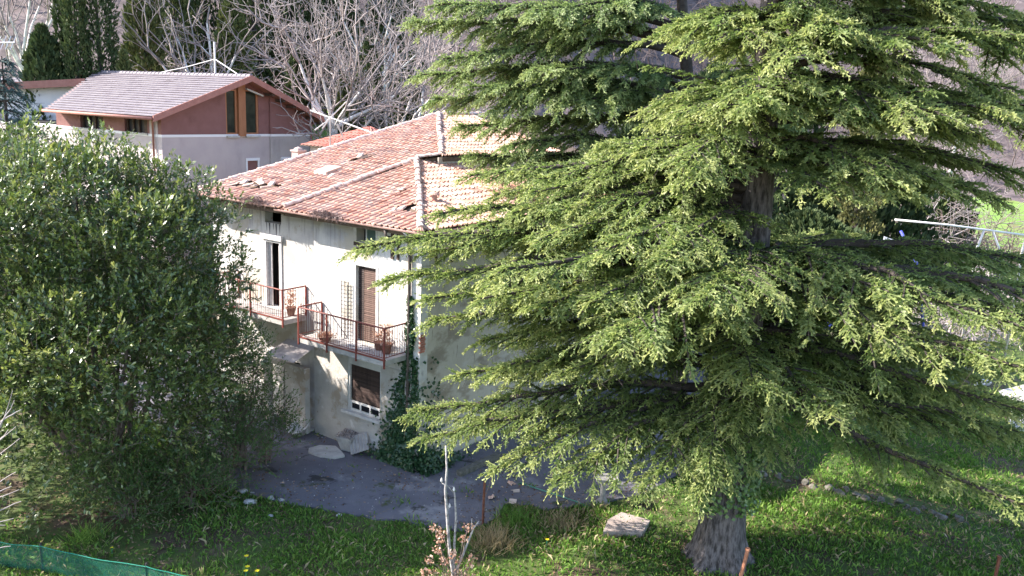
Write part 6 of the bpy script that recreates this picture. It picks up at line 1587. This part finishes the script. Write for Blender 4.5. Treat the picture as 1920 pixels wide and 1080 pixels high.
def gfn(x, y):
    if inpoly(x, y, YARD):
        if y < 30 and (not inpoly(x, y - 0.3, YARD) or not inpoly(x - 0.25, y - 0.1, YARD)): return 0.45 * max(0, math.sin(x * 5.1) + 0.3 * math.sin(x * 13))
        return 0.012 + (0.22 if math.sin(x * 1.9 + 0.4) * math.sin(y * 2.3 + x) > 0.86 else 0)
    if y > 33: return 0
    d = math.hypot(x - sbp[0], (y - sbp[1]))
    k = smooth(1.8, 4.0, d) if x < -4 else 1.0
    k *= 0.35 + 0.65 * smooth(-0.5, 0.1, math.sin(x * 0.8 + 1.2) * math.cos(y * 0.9) + 0.35 * math.sin(2.3 * x + y))
    if x > 7 and abs((y - 22.9) + 0.28 * (x - 9)) < 0.35: k *= 0.15
    dd = 1.0 if y < 24 else max(0.25, 1 - (y - 24) / 12)
    return max(0.03, k) * dd
grass_field(230000, (-12, 20, 15.5, 33), gfn, 0.17, 0.008, M['grass'], 'grass', 'rough green grass of the garden lawn', 'grass')
grass_field(70000, (-12, 20, 15.5, 33), lambda x, y: gfn(x, y) * (0.3 + 0.7 * smooth(0.2, 0.6, math.sin(x * 0.55 + 0.7) * math.cos(y * 0.6 + 0.4))), 0.2, 0.009, M['drygrass'], 'dry_grass', 'yellowed dry blades mixed into the garden lawn', 'grass', 0.5, 0.7)
grass_field(9000, (10, 45, 34, 74), lambda x, y: 0.9, 0.22, 0.02, M['grass'], 'meadow_grass', 'bright grass of the meadow far behind on the right', 'grass', 0.8)
def litfn(x, y):
    d = math.hypot(x - sbp[0], y - sbp[1]); k = 0.8 * (1 - smooth(2.5, 5, d))
    if not inpoly(x, y, YARD): k = max(k, 0.12)
    else: k = max(k, 0.10 + (0.5 if math.sin(x * 1.3 + 2) * math.sin(y * 1.7 + 0.6 * x) > 0.55 else 0))
    if math.hypot(x - TB[0], y - TB[1]) < 1.6: k = 0.9
    if -1.2 < x < 3.5 and 19.3 < y < 22.3: k = max(k, 0.5)
    if x > 7 and abs((y - 22.9) + 0.28 * (x - 9)) < 0.6: k = 0.8
    return k
n = 24000; x = RNG.uniform(-12, 14, n); y = RNG.uniform(17, 27, n); k = np.array([RNG.random() < litfn(a, b) for a, b in zip(x, y)]); x, y = x[k], y[k]; n = len(x)
zz = np.array([0.06 if inpoly(a, b, YARD) else terrain(a, b) + 0.03 for a, b in zip(x, y)]); P = np.stack([x, y, zz], 1); D = norm(RNG.normal(0, 1, (n, 3)) * np.array([1, 1, 0.25])); U = norm(np.cross(D, np.array([0, 0, 1.0]) + RNG.normal(0, 0.4, (n, 3))))
V, F = leaf_quads(P, D, U, RNG.uniform(0.04, 0.11, n), RNG.uniform(0.025, 0.06, n), 0.2); o = np_mesh('leaf_litter', V, F, M['litter'], None, np.repeat(RNG.random(n) ** 1.3, 4)); tag(o, 'brown fallen leaves scattered on the ground and asphalt', 'leaf litter', kind='stuff')
# white crumbs of fallen plaster on the asphalt
n = 520; c = [onz(RNG.uniform(440, 960), RNG.uniform(760, 990), 0.055) for _ in range(n)]; c = [p for p in c if inpoly(p[0], p[1], YARD)]
mb = MB()
for p in c:
    s = RNG.uniform(0.006, 0.02); mb.hexa([(p[0] - s, p[1] - s, 0.051), (p[0] + s, p[1] - s * 0.7, 0.051), (p[0] + s * 0.8, p[1] + s, 0.051), (p[0] - s, p[1] + s, 0.051), (p[0] - s * 0.6, p[1] - s * 0.6, 0.05 + s), (p[0] + s * 0.5, p[1] - s * 0.5, 0.05 + s * 1.2), (p[0] + s * 0.5, p[1] + s * 0.6, 0.05 + s), (p[0] - s * 0.6, p[1] + s * 0.6, 0.05 + s)])
o = mb.build('plaster_crumbs', mat('grey_crumbs', (0.16, 0.15, 0.155), (0.42, 0.40, 0.41), scale=9, rough=0.9, lo=0.4, hi=0.6)); tag(o, 'grey and pale crumbs of plaster and gravel strewn over the asphalt', 'rubble', kind='stuff')
def tuft(px, py, n, h, mleaf, lab, cat, sp_=0.25, tm=0.5, fan=0.8, name='grass_tuft'):
    c = onz(px, py); P = np.stack([np.clip(RNG.normal(0, sp_, n), -1.7 * sp_, 1.7 * sp_), np.clip(RNG.normal(0, sp_, n), -1.7 * sp_, 1.7 * sp_), np.zeros(n)], 1); D = norm(np.stack([RNG.normal(0, fan, n), RNG.normal(0, fan, n), np.ones(n)], 1)); U = norm(np.cross(D, rand_dirs(n))); Ln = RNG.uniform(h * 0.5, h * 1.2, n)
    V, F = leaf_quads(P, D, U, Ln, np.full(n, 0.016), 0.0); o = np_mesh(name, V, F, mleaf, None, np.repeat(np.clip(RNG.normal(tm, 0.2, n), 0, 1), 4)); o.location = (c[0], c[1], 0.0); tag(o, lab, cat)
tuft(925, 1025, 420, 0.6, M['drygrass'], 'straw coloured dry grass tuft right of the sapling', 'dry grass', 0.28, 0.3)
tuft(1055, 985, 260, 0.4, M['drygrass'], 'dry grass clump at the asphalt edge left of the pinkish slab', 'dry grass', 0.3, 0.4)
tuft(965, 985, 300, 0.45, M['grass'], 'lush green tuft at the asphalt corner behind the rusty post', 'grass', 0.3, 0.4)
tuft(165, 1015, 220, 0.5, M['grass'], 'tall green tuft behind the net fence', 'grass', 0.2, 0.55)
tuft(1755, 690, 240, 1.0, M['drygrass'], 'upright dry reddish stalks beyond the right lawn', 'dry grass', 0.4, 0.2, 0.15, 'dry_stalks')
tuft(1580, 690, 260, 0.7, M['grass'], 'bright green tuft beyond the low cedar limb', 'grass', 0.5, 0.6)
M['yellow'] = mat('yellow_petal', (0.72, 0.58, 0.02), rough=0.6)
for i, (px, py, lab) in enumerate(((461, 1043, 'highest yellow flower of the four near the net fence'), (463, 1063, 'largest yellow flower just below the highest'), (460, 1071, 'lowest left yellow flower of the four'), (481, 1071, 'yellow flower to the right of the other three'), (1025, 1012, 'lone yellow flower in the grass right of the dry tuft'), (209, 1027, 'tiny yellow flower close to the net fence'))):
    p = onz(px, py, 0.22); root = empty('yellow_flower', (p[0], p[1], 0)); tag(root, lab, 'flower', 'yellow flowers in the grass')
    mb = MB(); mb.tube([(0, 0, 0), (0.01, 0, 0.22)], 0.006, 4); mb.build('stem', M['net'], root)
    r_ = 0.035 if i < 5 else 0.022; mb = MB()
    for k in range(7):
        t = k * 0.9; d = vec(math.cos(t), math.sin(t), 0.35); s = vec(-math.sin(t), math.cos(t), 0) * r_ * 0.5; c = vec(0.01, 0, 0.22); mb.quad(c, c + d * r_ + s, c + d * r_ * 1.7, c + d * r_ - s)
    mb.build('petals', M['yellow'], root)
